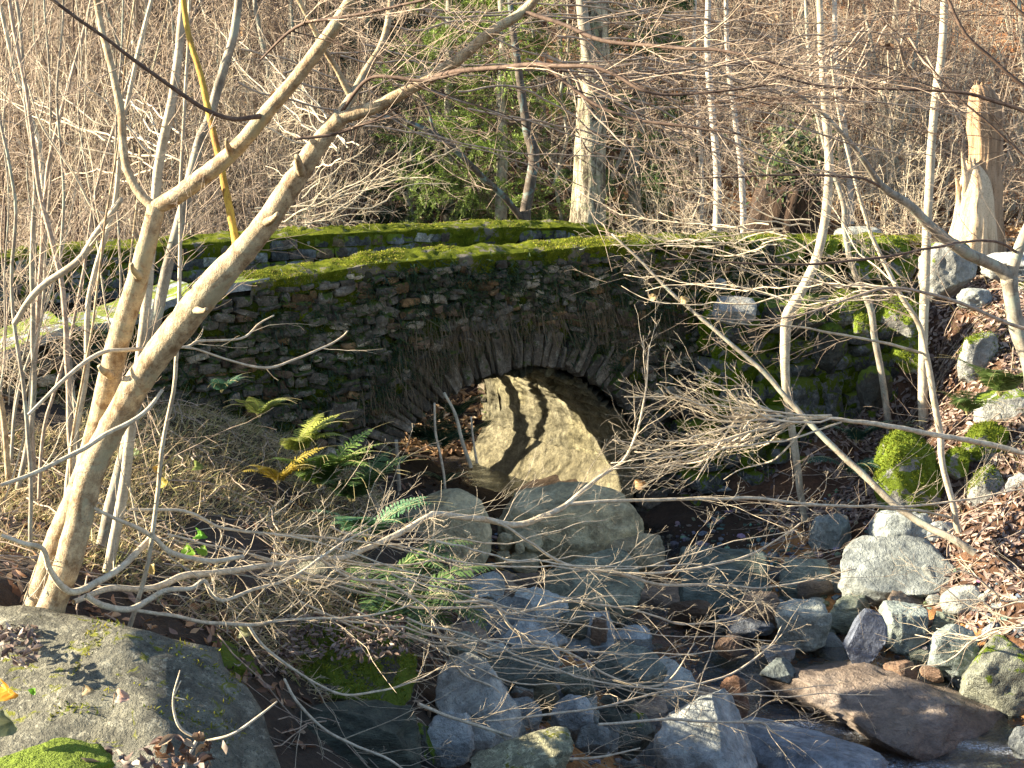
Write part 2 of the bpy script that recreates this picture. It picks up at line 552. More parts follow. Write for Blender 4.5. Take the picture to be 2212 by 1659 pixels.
m, n, b = newmat("earth")
v = coords(n)
a = noise(n, v, 2.2, 7, .7, .4)
f2 = noise(n, v, 30, 5, .75)
c = ramp(n, a, [(.3, (.022, .016, .011)), (.5, (.055, .038, .024)), (.72, (.10, .072, .045))])
c = mix(n, ramp(n, f2, [(.42, (0, 0, 0)), (.62, (1, 1, 1))]), mix(n, .6, c, (.35, .3, .25), 'MULTIPLY'), c)
n.links.new(tint(n, c), b.inputs["Base Color"])
b.inputs["Roughness"].default_value = .95
bump(n, b, mth(n, 'ADD', a, mth(n, 'MULTIPLY', f2, .5)), 1.0, .05)
M['earth'] = m

m, n, b = newmat("dark_mortar")
v = coords(n)
a = noise(n, v, 12, 5, .7)
n.links.new(ramp(n, a, [(.3, (.015, .013, .010)), (.7, (.055, .048, .035))]), b.inputs["Base Color"])  # dark brown colour of the mortar
b.inputs["Roughness"].default_value = 1
bump(n, b, a, 1, .04)
M['mortar'] = m

# clear shallow brook water: tinted see-through film with a rippled shiny face
m, n, b = newmat("brook_water")
for x in list(n.nodes):
    if x.type == 'BSDF_PRINCIPLED': n.nodes.remove(x)
v = coords(n, (1.0, 2.2, 1))
r1 = noise(n, v, 5, 4, .6, 1.0)
r2 = noise(n, v, 22, 3, .6, .5)
hh = mth(n, 'ADD', r1, mth(n, 'MULTIPLY', r2, .25))
bp = nd(n, "ShaderNodeBump"); bp.inputs["Strength"].default_value = .7; bp.inputs["Distance"].default_value = .06
n.links.new(hh, bp.inputs["Height"])
gl = nd(n, "ShaderNodeBsdfGlossy"); gl.inputs["Roughness"].default_value = .06; gl.inputs[0].default_value = (.9, .95, 1, 1)
n.links.new(bp.outputs[0], gl.inputs["Normal"])
tr = nd(n, "ShaderNodeBsdfTransparent"); tr.inputs[0].default_value = (.93, .84, .68, 1)
fr = nd(n, "ShaderNodeFresnel"); fr.inputs[0].default_value = 1.36
n.links.new(bp.outputs[0], fr.inputs["Normal"])
ms = nd(n, "ShaderNodeMixShader")
n.links.new(mth(n, 'MULTIPLY_ADD', fr.outputs[0], 1.3, .03), ms.inputs[0])
n.links.new(tr.outputs[0], ms.inputs[1]); n.links.new(gl.outputs[0], ms.inputs[2])
at = nd(n, "ShaderNodeAttribute", attribute_name="tint")
foam = nd(n, "ShaderNodeBsdfDiffuse"); foam.inputs[0].default_value = (.75, .8, .85, 1)
sx = nd(n, "ShaderNodeSeparateColor"); n.links.new(at.outputs["Color"], sx.inputs[0])
fo = mth(n, 'MULTIPLY', mth(n, 'SUBTRACT', 1.0, sx.outputs[0]), ramp(n, noise(n, v, 34, 4, .8, 1.5), [(.48, (0, 0, 0)), (.62, (1, 1, 1))]))
ms2 = nd(n, "ShaderNodeMixShader")
n.links.new(fo, ms2.inputs[0]); n.links.new(ms.outputs[0], ms2.inputs[1]); n.links.new(foam.outputs[0], ms2.inputs[2])
n.links.new(ms2.outputs[0], n.nodes["Material Output"].inputs[0])
M['water'] = m
# ------------------------------------------------------------------ the lie of the land
WATER_Z = -3.93
TH = R(33)
BE = np.array([math.cos(TH), math.sin(TH), 0])       # along the bridge face
BN = np.array([-math.sin(TH), math.cos(TH), 0])      # through the bridge
BO = np.array([0.025, 12.0, 0])
def bw(s, d, z):
    s, d, z = np.broadcast_arrays(np.asarray(s, float), np.asarray(d, float), np.asarray(z, float))
    return BO + s[..., None] * BE + d[..., None] * BN + z[..., None] * np.array([0, 0, 1.0])

BO_ = np.array([0.025, 12.0, 0])
ctl = [  # seen places: (u, v, distance)
    (300, 850, 10.3), (560, 925, 10.7), (740, 985, 11.0), (850, 1040, 11.3),
    (60, 860, 9.6), (-150, 850, 9.6), (300, 980, 8.9), (500, 1040, 9.1), (700, 1100, 9.5), (840, 1130, 10.0),
    (0, 1100, 7.4), (150, 1130, 7.2), (400, 1160, 7.7), (650, 1180, 8.3), (800, 1225, 8.9),
    (-150, 1250, 5.6), (0, 1290, 5.5), (90, 1350, 5.5), (350, 1270, 6.5), (600, 1270, 7.2), (830, 1300, 8.0),
    (880, 1180, 9.9), (940, 1260, 9.5),
    (400, 1400, 5.9), (600, 1410, 6.5), (800, 1380, 7.2), (890, 1500, 7.0), (930, 1440, 8.0),
    (1050, 1240, 10.6), (1200, 1240, 10.9), (1400, 1240, 11.1), (1100, 1320, 9.9),
    (1700, 1250, 10.6), (1600, 1150, 11.9), (1750, 1140, 11.8), (1950, 1180, 10.8), (1650, 1290, 10.3),
    (1850, 1330, 9.9), (2000, 1310, 9.7), (2200, 1300, 9.2), (2100, 1190, 10.0), (2220, 1150, 10.0),
    (2210, 1010, 10.7), (2080, 1130, 10.5), (1930, 1050, 11.6), (2100, 880, 11.6), (2210, 830, 11.6), (1960, 900, 12.9), (1830, 960, 12.9),
    (2130, 720, 12.4), (2210, 650, 12.9), (2060, 660, 13.2), (1900, 640, 14.9), (1700, 640, 14.5), (2200, 560, 14.4), (2030, 545, 15.2),
    (2400, 560, 14.4), (2450, 900, 11.2), (2450, 1250, 9.2),
]
CP = [pt(*c) for c in ctl]
CP += [np.array(p, float) for p in [
    (-3, 0, -2.0), (0, 0, -1.7), (3, 0, -1.9), (-3, 3, -2.5), (-1.2, 2.6, -2.2), (0.2, 2.5, -2.3), (2, 3, -2.9), (4, 4, -3.3), (7, 3, -2.2), (8, 8, -2.6),
    (0.9, 4.2, -3.7), (2, 5, -4.15), (3, 6.5, -4.2), (-5, 5, -2.3), (-6, 8, -2.1), (-8, 4, -2.0), (-8, 12, -1.5),
    (0, 6.5, -3.7), (.6, 7.6, -4.05), (1.4, 8.3, -4.15), (2.6, 8.3, -4.25), (3.6, 7.6, -4.3), (1.0, 9.6, -4.1), (2, 9.5, -4.15), (.3, 10.6, -4.02), (.9, 11.3, -4.05), (3.2, 9.2, -4.0), (4.2, 8.2, -3.75), (4.6, 6.5, -3.4), (5.5, 9, -2.9),
    # under and behind the bridge: the brook's bed, open towards the sun
    (.35, 12.5, -4.05), (.8, 12.6, -4.15), (-.75, 12.1, -3.3), (-.95, 12.9, -3.35), (-1.5, 13.6, -3.3), (-.55, 12.6, -3.7), (-1.2, 14.6, -3.9), (-.2, 14.5, -4.2), (-2, 16, -3.9), (-5, 15.5, -3.7), (-8, 16, -3.4), (-3.5, 13.6, -2.9), (-6, 12.8, -2.4),
    (2.5, 16, -3.0), (4, 17.5, -1.9), (1, 18, -2.4), (-3, 18.6, -2.6), (-7, 19, -2.2), (6.5, 17, -1.6), (9, 15, -1.3),
]]
CP += [np.array([*(BO_+np.array([math.cos(R(33)),math.sin(R(33)),0])*s_+np.array([-math.sin(R(33)),math.cos(R(33)),0])*d_)[:2], z_]) for s_,d_,z_ in ((-2.2,1.2,-3.5),(-3.4,1.4,-3.1),(-5,1.6,-2.8),(-7,2.2,-2.7),(-3,3,-3.3),(-5,4,-3.2),(2.4,-1.1,-3.75),(3.3,-1.15,-3.6),(4.2,-1.2,-3.35),(2.6,1.0,-2.6),(3.6,1.0,-2.3),(4.8,.8,-2.1))]
CP = np.array(CP)
def _fit(C):
    d = np.linalg.norm(C[:, None, :2] - C[None, :, :2], axis=-1)
    A = np.zeros((len(C) + 3,) * 2)
    A[:len(C), :len(C)] = d + np.eye(len(C)) * -0.02
    A[:len(C), len(C):] = np.c_[np.ones(len(C)), C[:, :2]]
    A[len(C):, :len(C)] = A[:len(C), len(C):].T
    return np.linalg.solve(A, np.r_[C[:, 2], 0, 0, 0])
CW = _fit(CP)
def ground(x, y, rough=True):
    x = np.asarray(x, float); y = np.asarray(y, float)
    shp = x.shape
    x = x.ravel(); y = y.ravel()
    xc, yc = np.clip(x, -8.5, 9), np.clip(y, -1, 19.5)
    z = np.empty(len(x))
    for i in range(0, len(x), 20000):
        s = slice(i, i + 20000)
        d = np.hypot(xc[s, None] - CP[None, :, 0], yc[s, None] - CP[None, :, 1])
        z[s] = d @ CW[:len(CP)] + CW[len(CP)] + CW[len(CP) + 1] * xc[s] + CW[len(CP) + 2] * yc[s]
    hill = -1.75 + 0.10 * (y - 17) + 0.42 * np.maximum(0, y - 21) - .035 * np.maximum(0, -x) + .02 * x
    t = np.clip((y - 17.3) / 2.4, 0, 1); t = t * t * (3 - 2 * t)
    z = z * (1 - t) + hill * t
    if rough:
        P = np.stack([x, y, x * 0], -1)
        amp = np.where(y > 19, 2.2, 1.0)
        z = z + amp * .05 * fbm(P * 1.3, 4, 5) + .018 * fbm(P * 7, 3, 9) + np.where(y > 20, .35 * fbm(P * .25, 3, 4), 0)
    return z.reshape(shp)

def hit(u, v, y0=2.5, y1=60):
    """distance at which the ground is seen at picture place (u, v)"""
    Y = np.concatenate([np.linspace(y0, 20, 500), np.linspace(20.1, y1, 300)])
    P = np.array([pt(u, v, q) for q in Y])
    dz = P[:, 2] - ground(P[:, 0], P[:, 1], False)
    k = np.argmax(dz < 0)
    return Y[k] if dz[k] < 0 else Y[-1]

def axis(a, b, s, lo, hi, g=1.13):
    c = list(np.arange(a, b, s)); st = s
    x = c[-1]
    while x < hi:
        st *= g; x += st; c.append(x)
    st = s; x = c[0]; pre = []
    while x > lo:
        st *= g; x -= st; pre.append(x)
    return np.array(pre[::-1] + c)
gx = axis(-5.5, 7, .07, -70, 75)
gy = axis(2.5, 18, .07, -25, 110, 1.10)
X, Y = np.meshgrid(gx, gy)
Z = ground(X, Y)
ny, nx = X.shape
i = np.arange(ny - 1)[:, None] * nx + np.arange(nx - 1)[None]
q = np.stack([i, i + 1, i + nx + 1, i + nx], -1).reshape(-1, 4)
mb = MB()
# soil colour with painted shade: rusty leaf mould on the far slope and the east bank, gravel in the bed
bed = (Z < -3.72)
far = Y > 16
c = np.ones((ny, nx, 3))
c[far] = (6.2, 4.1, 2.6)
wfar = np.clip((X[far] + 3) / 7, .10, 1)[:, None]  # far slope darkened westward to stand in for shade
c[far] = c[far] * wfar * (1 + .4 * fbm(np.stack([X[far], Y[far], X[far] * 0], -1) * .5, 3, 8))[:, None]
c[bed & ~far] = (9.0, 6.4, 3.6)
c[(Y > 11.6) & (Y < 19) & (X < 2.5)] = (.8, .7, .6)  # ground under and behind the arch darkened in place of shade
eb = (X > 2.2) & (~far) & (~bed)
c[eb] = (2.2, 1.6, 1.3)
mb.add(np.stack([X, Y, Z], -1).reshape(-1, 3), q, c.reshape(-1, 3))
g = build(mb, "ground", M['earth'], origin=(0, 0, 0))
tag(g, kind="structure")

# brook surface, dropping a little towards the camera's side
wx = np.arange(-1.5, 6.5, .05); wy = np.arange(4.0, 17, .05)
X, Y = np.meshgrid(wx, wy)
Z = WATER_Z - .012 * (9.5 - Y).clip(0) * 3 + .012 * fbm(np.stack([X * 3, Y * 4, X * 0], -1), 3, 2)
step = 1 / (1 + np.exp(-(Y - (8.7 - .25 * (X - 2.4))) * 14))
Z = Z - .055 * (1 - step)
riff = np.zeros_like(Z)  # broken white water
for (uu, vv, rx, ry) in ((1790, 1625, .35, .07), (1900, 1642, .55, .08), (2100, 1640, .5, .07), (1960, 1570, .5, .06), (2140, 1590, .4, .06), (1740, 1545, .12, .06), (2010, 1640, .6, .05)):
    p = pt(uu, vv, 3.95 / abs(pt(uu, vv, 1)[2]))
    riff = np.maximum(riff, np.exp(-((X - p[0]) / rx) ** 2 - ((Y - p[1] + .25 * (X - p[0])) / ry) ** 2))
ny, nx = X.shape
i = np.arange(ny - 1)[:, None] * nx + np.arange(nx - 1)[None]
q = np.stack([i, i + 1, i + nx + 1, i + nx], -1).reshape(-1, 4)
gz = ground(X, Y)
keep = (gz < Z + .12).ravel()
q = q[keep[q].any(1)]
mb = MB(); mb.add(np.stack([X, Y, Z], -1).reshape(-1, 3), q, np.repeat((1 - riff).reshape(-1, 1), 3, 1))
wobj = build(mb, "water", M['water'], origin=(0, 0, WATER_Z)); tag(wobj, kind="structure")

# ------------------------------------------------------------------ the stone bridge
HALF, RISE, SPRING, WID = 1.50, 1.22, -3.47, 2.6
VLEN = 2.95
def arch_z(s):
    a = np.clip(1 - (np.abs(s) / HALF) ** 2, 0, 1)
    return SPRING + RISE * np.sqrt(a)
NPT = np.array([(-9, -2.3), (-6, -2.0), (-4.6, -1.72), (-4.1, -1.61), (-3.35, -1.49), (-2.67, -1.33), (-1.45, -1.22), (0, -1.20), (2.1, -1.20), (3.4, -1.28), (4.8, -1.36), (7, -1.42)])
FPT = np.array([(-9, -1.5), (-6, -1.28), (-3.7, -1.2), (-2.6, -1.19), (-1.2, -1.15), (.3, -1.16), (2.0, -1.21), (2.64, -1.30), (3.4, -1.48), (5, -1.6), (7, -1.7)])
ntop = lambda s: np.interp(s, NPT[:, 0], NPT[:, 1])
ftop = lambda s: np.interp(s, FPT[:, 0], FPT[:, 1])
nwid = lambda s: np.interp(s, [-6, -4.2, -2.8, -2.4, 6], [.85, .75, .55, .44, .42])
bridge = empty("stone_bridge", bw(0, 1.3, -4.1), "old mossy rubble stone arch bridge over the brook", "bridge")

def grid_strip(mb, P, col=(1, 1, 1)):
    a, b = P.shape[:2]
    i = np.arange(a - 1)[:, None] * b + np.arange(b - 1)[None]
    mb.add(P.reshape(-1, 3), np.stack([i, i + 1, i + b + 1, i + b], -1).reshape(-1, 4), col)

# core: dark mortar faces behind the stones, deck, far face
mb = MB()
S = np.unique(np.concatenate([np.arange(-8, 6.2, .1), np.linspace(-HALF, HALF, 41)]))
for d, top in ((.05, ntop), (WID - .03, ftop)):
    for lo_s, hi_s in ((-8, -HALF), (-HALF, HALF), (HALF, 6.2)):
        s = S[(S >= lo_s - 1e-6) & (S <= hi_s + 1e-6)]
        zb = (arch_z(s) if d < 1 else SPRING + (arch_z(s) - SPRING) * (RISE + .3) / RISE) if lo_s == -HALF else np.full(len(s), -4.5)
        if d > 1:
            zb = np.where(s < .1, -1.90, zb)      # unseen upstream west haunch left open to let sunlight onto the vault wall
        t = np.linspace(0, 1, 14)[:, None]
        z = zb[None] * (1 - t) + (top(s)[None] - .05) * t
        ss = np.broadcast_to(s, z.shape)
        grid_strip(mb, bw(ss, np.full(z.shape, d), z))
s = np.arange(-8, 6.2, .1)
deck = (np.minimum(ntop(s), ftop(s)) - .48)
t = np.linspace(.2, WID - .2, 10)[:, None]
zz = np.broadcast_to(deck, (10, len(s))) + .02 * vnoise(np.stack([np.broadcast_to(s * 3, (10, len(s))), np.broadcast_to(t * 4, (10, len(s))), np.zeros((10, len(s)))], -1))
grid_strip(mb, bw(np.broadcast_to(s, zz.shape), np.broadcast_to(t, zz.shape), zz))
# inner faces of both parapets
for d, top in ((.40, ntop), (WID - .44, ftop)):
    z = np.stack([deck - .1, top(s) - .03])
    grid_strip(mb, bw(np.broadcast_to(s, z.shape), np.full(z.shape, d), z))
for d0, d1, top in ((.05, .40, ntop), (WID - .44, WID - .03, ftop)):
    z = np.stack([top(s) - .05, top(s) - .05])
    grid_strip(mb, bw(np.broadcast_to(s, z.shape), np.array([[d0], [d1]]) * np.ones(z.shape), z))
build(mb, "masonry_core", M['mortar'], bridge, smooth=False)

# vault: courses of long stones running through the arch
mb = MB()
na, nd_ = 300, 200
ang = np.linspace(-.02, math.pi + .02, na)
arc = np.cumsum(np.r_[0, np.hypot(np.diff(HALF * np.cos(ang)), np.diff(RISE * np.sin(ang)))])
D = np.linspace(.0, VLEN, nd_)
AA, DD = np.meshgrid(arc, D, indexing='ij')
row = np.floor(AA / .085 + .35 * vnoise(np.stack([AA * 1.2, DD * 1.1, DD * 0], -1), 3))
fr_ = AA / .085 + .35 * vnoise(np.stack([AA * 1.2, DD * 1.1, DD * 0], -1), 3) - row
hsh = _hash(row.astype(np.int64), row.astype(np.int64) * 0, row.astype(np.int64) * 0, 5)
cl = .30 + .25 * hsh
cx = DD / cl + hsh * 9
fx = cx - np.floor(cx)
edge = np.minimum(np.minimum(fr_, 1 - fr_) / .16, np.minimum(fx, 1 - fx) / .06).clip(0, 1)
hs2 = _hash(row.astype(np.int64), np.floor(cx).astype(np.int64), row.astype(np.int64) * 0, 9)
up = np.sin(np.interp(AA, arc, ang))
relief = (.085 * edge * (.4 + .9 * hs2)) * np.clip((up - .30) * 4, .10, 1)
relief = relief + .03 * fbm(np.stack([AA * 3, DD * 2.2, DD * 0], -1), 4, 3) + .016 * fbm(np.stack([AA * 12, DD * 9, DD * 0], -1), 3, 8)
an_ = np.interp(AA, arc, ang)
rr = 1 - relief / 1.3
ss = HALF * np.cos(an_) * rr
zz = SPRING + (RISE + .3 * (DD / WID) ** 1.5) * np.sin(an_) * rr  # crown raised towards the far end to let in more sun
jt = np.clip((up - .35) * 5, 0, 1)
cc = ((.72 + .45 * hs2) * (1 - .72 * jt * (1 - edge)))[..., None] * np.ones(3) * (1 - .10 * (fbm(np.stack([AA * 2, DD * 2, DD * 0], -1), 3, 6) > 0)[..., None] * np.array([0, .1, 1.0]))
Pv = bw(ss, DD + .0, zz)
kR = int(na * .53)
grid_strip(mb, Pv[:kR + 1], cc[:kR + 1].reshape(-1, 3))
grid_strip(mb, Pv[kR:, :36], cc[kR:, :36].reshape(-1, 3))  # unseen west half cut short so sunlight gets in
# upright walls below the springing
for sg in (-1, 1):
    zc = np.linspace(SPRING, -4.4, 40)
    ZZ, DD2 = np.meshgrid(zc, D, indexing='ij')
    rl = .03 * fbm(np.stack([ZZ * 3, DD2 * 2.2, DD2 * 0], -1), 4, 3 + sg) + .014 * fbm(np.stack([ZZ * 12, DD2 * 9, DD2 * 0], -1), 3, 8)
    foot = (.55 * ((SPRING - ZZ) / .75).clip(0, 1.2) ** 1.6) if sg > 0 else 0
    Pw = bw(sg * (HALF - rl - foot), DD2, ZZ)
    grid_strip(mb, Pw if sg > 0 else Pw[:, :36], (.95, .93, .9))
build(mb, "vault", M['vault'], bridge)

# single face stones
_c = np.linspace(-1, 1, 5)
def _cube_sphere():
    V, F = [], []
    for ax in range(3):
        for sg in (-1, 1):
            a, b = np.meshgrid(_c, _c, indexing='ij')
            P = np.zeros((5, 5, 3)); P[..., ax] = sg; P[..., (ax + 1) % 3] = a; P[..., (ax + 2) % 3] = b
            o = len(V) * 25
            i = np.arange(4)[:, None] * 5 + np.arange(4)[None]
            f = np.stack([i, i + 5, i + 6, i + 1], -1).reshape(-1, 4) + o
            if sg < 0: f = f[:, ::-1]
            V.append(P.reshape(-1, 3)); F.append(f)
    return np.concatenate(V), np.concatenate(F)
CV, CF = _cube_sphere()
def stones(mb, C, half, rot, U, Vv, Nn, tints, rnd=.30, amp=.16, seed=0):
    """many squared-off rubble stones; C (n,3) centres, half (n,3) half sizes in the frame U, V, N"""
    n = len(C)
    sph = norm(CV) * 1.18
    B = CV * (1 - rnd) + sph * rnd
    P = np.broadcast_to(B, (n, len(B), 3)).copy()
    off = RNG.uniform(0, 90, (n, 1, 3))
    P = P + amp * np.stack([vnoise(CV[None] * .9 + off + 7 * k, seed + k) for k in range(3)], -1)
    P = P + amp * .35 * np.stack([vnoise(CV[None] * 2.3 + off + 7 * k, seed + 5 + k) for k in range(3)], -1)
    P = P * half[:, None, :]
    cr, sr = np.cos(rot)[:, None], np.sin(rot)[:, None]
    x = P[..., 0] * cr - P[..., 1] * sr
    y = P[..., 0] * sr + P[..., 1] * cr
    Wd = C[:, None] + x[..., None] * U + y[..., None] * Vv + P[..., 2][..., None] * Nn
    F = (np.arange(n) * len(B))[:, None, None] + CF[None]
    mb.add(Wd.reshape(-1, 3), F.reshape(-1, 4), np.repeat(tints, len(B), axis=0))

def stone_tints(n, dark=1.0):
    base = RNG.uniform(.45, 1.25, (n, 1)) * np.ones((1, 3))
    k = RNG.random(n)
    base[k > .90] *= (1.5, 1.05, .62)
    base[k < .15] *= (2.6, 2.55, 2.4)
    base[(k > .5) & (k < .6)] *= (1.15, .9, .75)
    return base * dark

def rubble(mb, s0, s1, zlo, top, d=0.0, hh=(.035, .095), ww=(.05, .21), ring=.33, batter=0.0, dark=1.0, rnd=.42, big=.09, shift=0.0):
    C, Hh, Rt = [], [], []
    z = zlo
    while z < -1.0:
        h = RNG.uniform(*hh)
        s = s0 + RNG.uniform(-.1, 0)
        while s < s1:
            wd = RNG.uniform(*ww)
            k = 1.0
            if RNG.random() < big: k = 1.6
            sc_c = s + wd / 2
            jz = z + h / 2 + RNG.uniform(-.03, .03) + .12 * float(vnoise(np.array([sc_c * 1.1, z * 1.5, 3.])))
            tp = float(top(sc_c))
            if jz + h / 2 < tp - .02:
                e = (sc_c / (HALF + ring)) ** 2 + (max(0, jz - SPRING) / (RISE + ring)) ** 2
                if e > 1.0 or (jz < SPRING and abs(sc_c) > HALF + .12):
                    C.append((sc_c, d - RNG.uniform(-.01, .05) + batter * (jz - zlo), jz)); Hh.append((wd * .5 * k, h * .52 * k, .08)); Rt.append(RNG.normal() * .2)
            s += wd + RNG.uniform(0, .02)
        z += h
    C = np.array(C)
    P = bw(C[:, 0], C[:, 1], C[:, 2])
    stones(mb, P, np.array(Hh), np.array(Rt), BE, np.array([0, 0, 1.0]), -BN, stone_tints(len(C), dark), rnd=rnd, amp=.26)

mb = MB()
rubble(mb, -6.5, 5.4, -4.3, lambda s: ntop(s) - .02)
build(mb, "spandrel_wall", M['wallstone'], bridge)

# ring of thin upright voussoirs
mb = MB()
a = .04; C = []; Hs = []; Rt = []
while a < math.pi - .5:
    wa = RNG.uniform(.03, .085)
    am = a + wa / 2
    ln = RNG.uniform(.16, .42)
    r0 = np.array([HALF * math.cos(am), RISE * math.sin(am)])
    dr = r0 / np.linalg.norm(r0)
    tilt = RNG.normal() * .06
    c0 = r0 + dr * (ln / 2 + RNG.uniform(-.02, .015))
    C.append((c0[0], -.01 - RNG.uniform(-.01, .045), SPRING + c0[1])); Hs.append((ln / 2, wa * 1.36 / 2 * .93, .09)); Rt.append(math.atan2(dr[1], dr[0]) + tilt)
    a += wa
for sg in (-1, 1):
    z = -4.2
    while z < SPRING:
        h = RNG.uniform(.07, .12)
        C.append((sg * (HALF + .14), -.02, z + h / 2)); Hs.append((.16, h / 2, .09)); Rt.append(0); z += h
C = np.array(C)
tn = RNG.uniform(.45, 1.5, (len(C), 1)) * np.array([[1, .96, .9]])
stones(mb, bw(C[:, 0], C[:, 1], C[:, 2]), np.array(Hs), np.array(Rt), BE, np.array([0, 0, 1.0]), -BN, tn, rnd=.3, amp=.2)
build(mb, "arch_ring", M['wallstone'], bridge)

# far rim of the arch and inner faces of the parapets
mb = MB()
C = []; Hs = []; Rt = []
for am in np.arange(.03, 1.7, .055):
    r0 = np.array([HALF * math.cos(am), (RISE + .3) * math.sin(am)]); dr = r0 / np.linalg.norm(r0)
    c0 = r0 + dr * .16
    C.append((c0[0], VLEN, SPRING + c0[1])); Hs.append((.17, .034, .08)); Rt.append(math.atan2(dr[1], dr[0]) + RNG.normal() * .05)
C = np.array(C)
stones(mb, bw(C[:, 0], C[:, 1], C[:, 2]), np.array(Hs), np.array(Rt), BE, np.array([0, 0, 1.0]), -BN, stone_tints(len(C)), rnd=.25)
build(mb, "far_arch_ring", M['wallstone'], bridge)
mb = MB()
C = []; Hs = []
for sidx in np.arange(-7, 4.6, .16):
    for r_ in range(4):
        sx_ = sidx + RNG.uniform(-.04, .04)
        z = float(ftop(sx_)) - .08 - r_ * .105
        C.append((sx_, WID - .47 + RNG.uniform(-.02, .02), z)); Hs.append((.085 * RNG.uniform(.8, 1.3), .05, .06))
C = np.array(C)
stones(mb, bw(C[:, 0], C[:, 1], C[:, 2]), np.array(Hs), RNG.normal(size=len(C)) * .08, BE, np.array([0, 0, 1.0]), -BN, stone_tints(len(C), .9), rnd=.35)
build(mb, "parapet_lining", M['wallstone_moss'], bridge)

# moss cushions lying along both parapets, lumpy, spilling over the edge
def moss_coping(name, top, d0, d1, s0, s1, droop, fuzz):
    nS = int((s1 - s0) / .025); nT = 34
    s = np.linspace(s0, s1, nS)[None] * np.ones((nT, 1))
    t = np.linspace(0, 1, nT)[:, None] * np.ones((1, nS))
    # cross-section: front drop, top, back drop
    d0_ = d0(s) if callable(d0) else d0
    d1_ = d1(s) if callable(d1) else d1
    dr = droop * (1.0 + 1.3 * np.clip(fbm(np.stack([s * 1.6, s * 0, s * 0], -1), 3, 4), -.6, 1.3))
    dr = np.maximum(dr, .03)
    a = np.clip(t / .33, 0, 1); bq = np.clip((t - .33) / .4, 0, 1); cq = np.clip((t - .73) / .27, 0, 1)
    dd = d0_ - .045 * np.sin(a * math.pi / 2) * (a < 1) - .045 * (a >= 1) * (1 - np.clip(bq * 3, 0, 1)) + (d1_ - d0_) * bq
    zz = top(s) - dr * (1 - np.sin(a * math.pi / 2)) - .10 * cq ** 2 + .045 * np.sin(np.clip(bq, 0, 1) * math.pi)
    P = bw(s, dd + .01, zz)
    lump = .035 * fbm(P * 4, 4, 6) + .016 * fbm(P * 17, 3, 2)
    nrm = np.stack([-BN[0] * (1 - bq), -BN[1] * (1 - bq), bq + .4], -1); nrm = norm(nrm)
    P = P + nrm * (lump[..., None] + .01)
    mb = MB(); grid_strip(mb, P, (.8, .8, .8))
    o = build(mb, "moss_cushion", M['moss'], bridge)
    V, Fs, _ = mb.arrays()
    Ps, Ns = sample_faces(V, Fs, fuzz)
    kq = fbm(Ps * 2.6, 3, 77) > -.12; Ps, Ns = Ps[kq], Ns[kq]
    Ns = np.where((Ns[:, 2:3] < -.2), -Ns, Ns)
    m2 = MB()
    blades(m2, Ps, norm(Ns + [0, 0, .3]), (.006, .022), (.005, .010), (.15, .185, .018), lean=.9, cols=np.array([[.26, .29, .02], [.16, .20, .015], [.38, .38, .04], [.24, .20, .06]]))
    build(m2, "moss_tufts", M['mossfuzz'], o)
    return o
moss_coping("near", ntop, -.04, nwid, -2.55, 5.6, .10, 34000)
moss_coping("far", ftop, WID - .5, WID + .0, -6.5, 4.4, .16, 12000)

# pale slabs at the low end of the near parapet
for k, (sa, sb, dz, dd) in enumerate([(-3.02, -2.42, .0, .0), (-3.6, -3.0, -.01, .02), (-4.05, -3.5, -.02, .06), (-4.75, -4.0, -.03, .0), (-5.6, -4.7, -.03, .0)]):
    mb = MB()
    sm = (sa + sb) / 2; wdt = float(nwid(sm))
    gn = 26
    a, b2 = np.meshgrid(np.linspace(-1, 1, gn), np.linspace(-1, 1, gn), indexing='ij')
    rr = 1 + .17 * vnoise(np.stack([np.arctan2(a, b2) * 2, a * 0 + k * 5, a * 0], -1), 3)
    ex = np.sign(a) * np.abs(a) ** .9 * (sb - sa) / 2 * 1.06 * rr; ey = b2 * wdt / 2 * (1.05 + .12 * math.sin(k * 1.9)) * rr
    zt = ntop(sm + ex) + dz + .03 + .05 * math.sin(k * 2.3) * ex / (sb - sa) + .03 * (k % 2) + .012 * fbm(np.stack([ex * 5, ey * 5, ex * 0 + k], -1), 3, 4) + .03 * (sb - sa) * ex
    th = .075
    top_ = bw(sm + ex, wdt / 2 - .05 + ey + dd, zt)
    rim = np.maximum(np.abs(a), np.abs(b2)) > .999
    grid_strip(mb, top_)
    bot = bw(sm + ex * .96, wdt / 2 - .05 + ey * .96 + dd, zt - th)
    grid_strip(mb, bot)
    ring_i = [(i_, 0) for i_ in range(gn)] + [(gn - 1, j_) for j_ in range(1, gn)] + [(i_, gn - 1) for i_ in range(gn - 2, -1, -1)] + [(0, j_) for j_ in range(gn - 2, 0, -1)]
    rp = np.array([top_[x_] for x_ in ring_i] + [bot[x_] for x_ in ring_i]); nr = len(ring_i)
    mb.add(rp, np.array([[x_, (x_ + 1) % nr, nr + (x_ + 1) % nr, nr + x_] for x_ in range(nr)]))
    so = build(mb, "coping_slab", M['slab'], bridge)

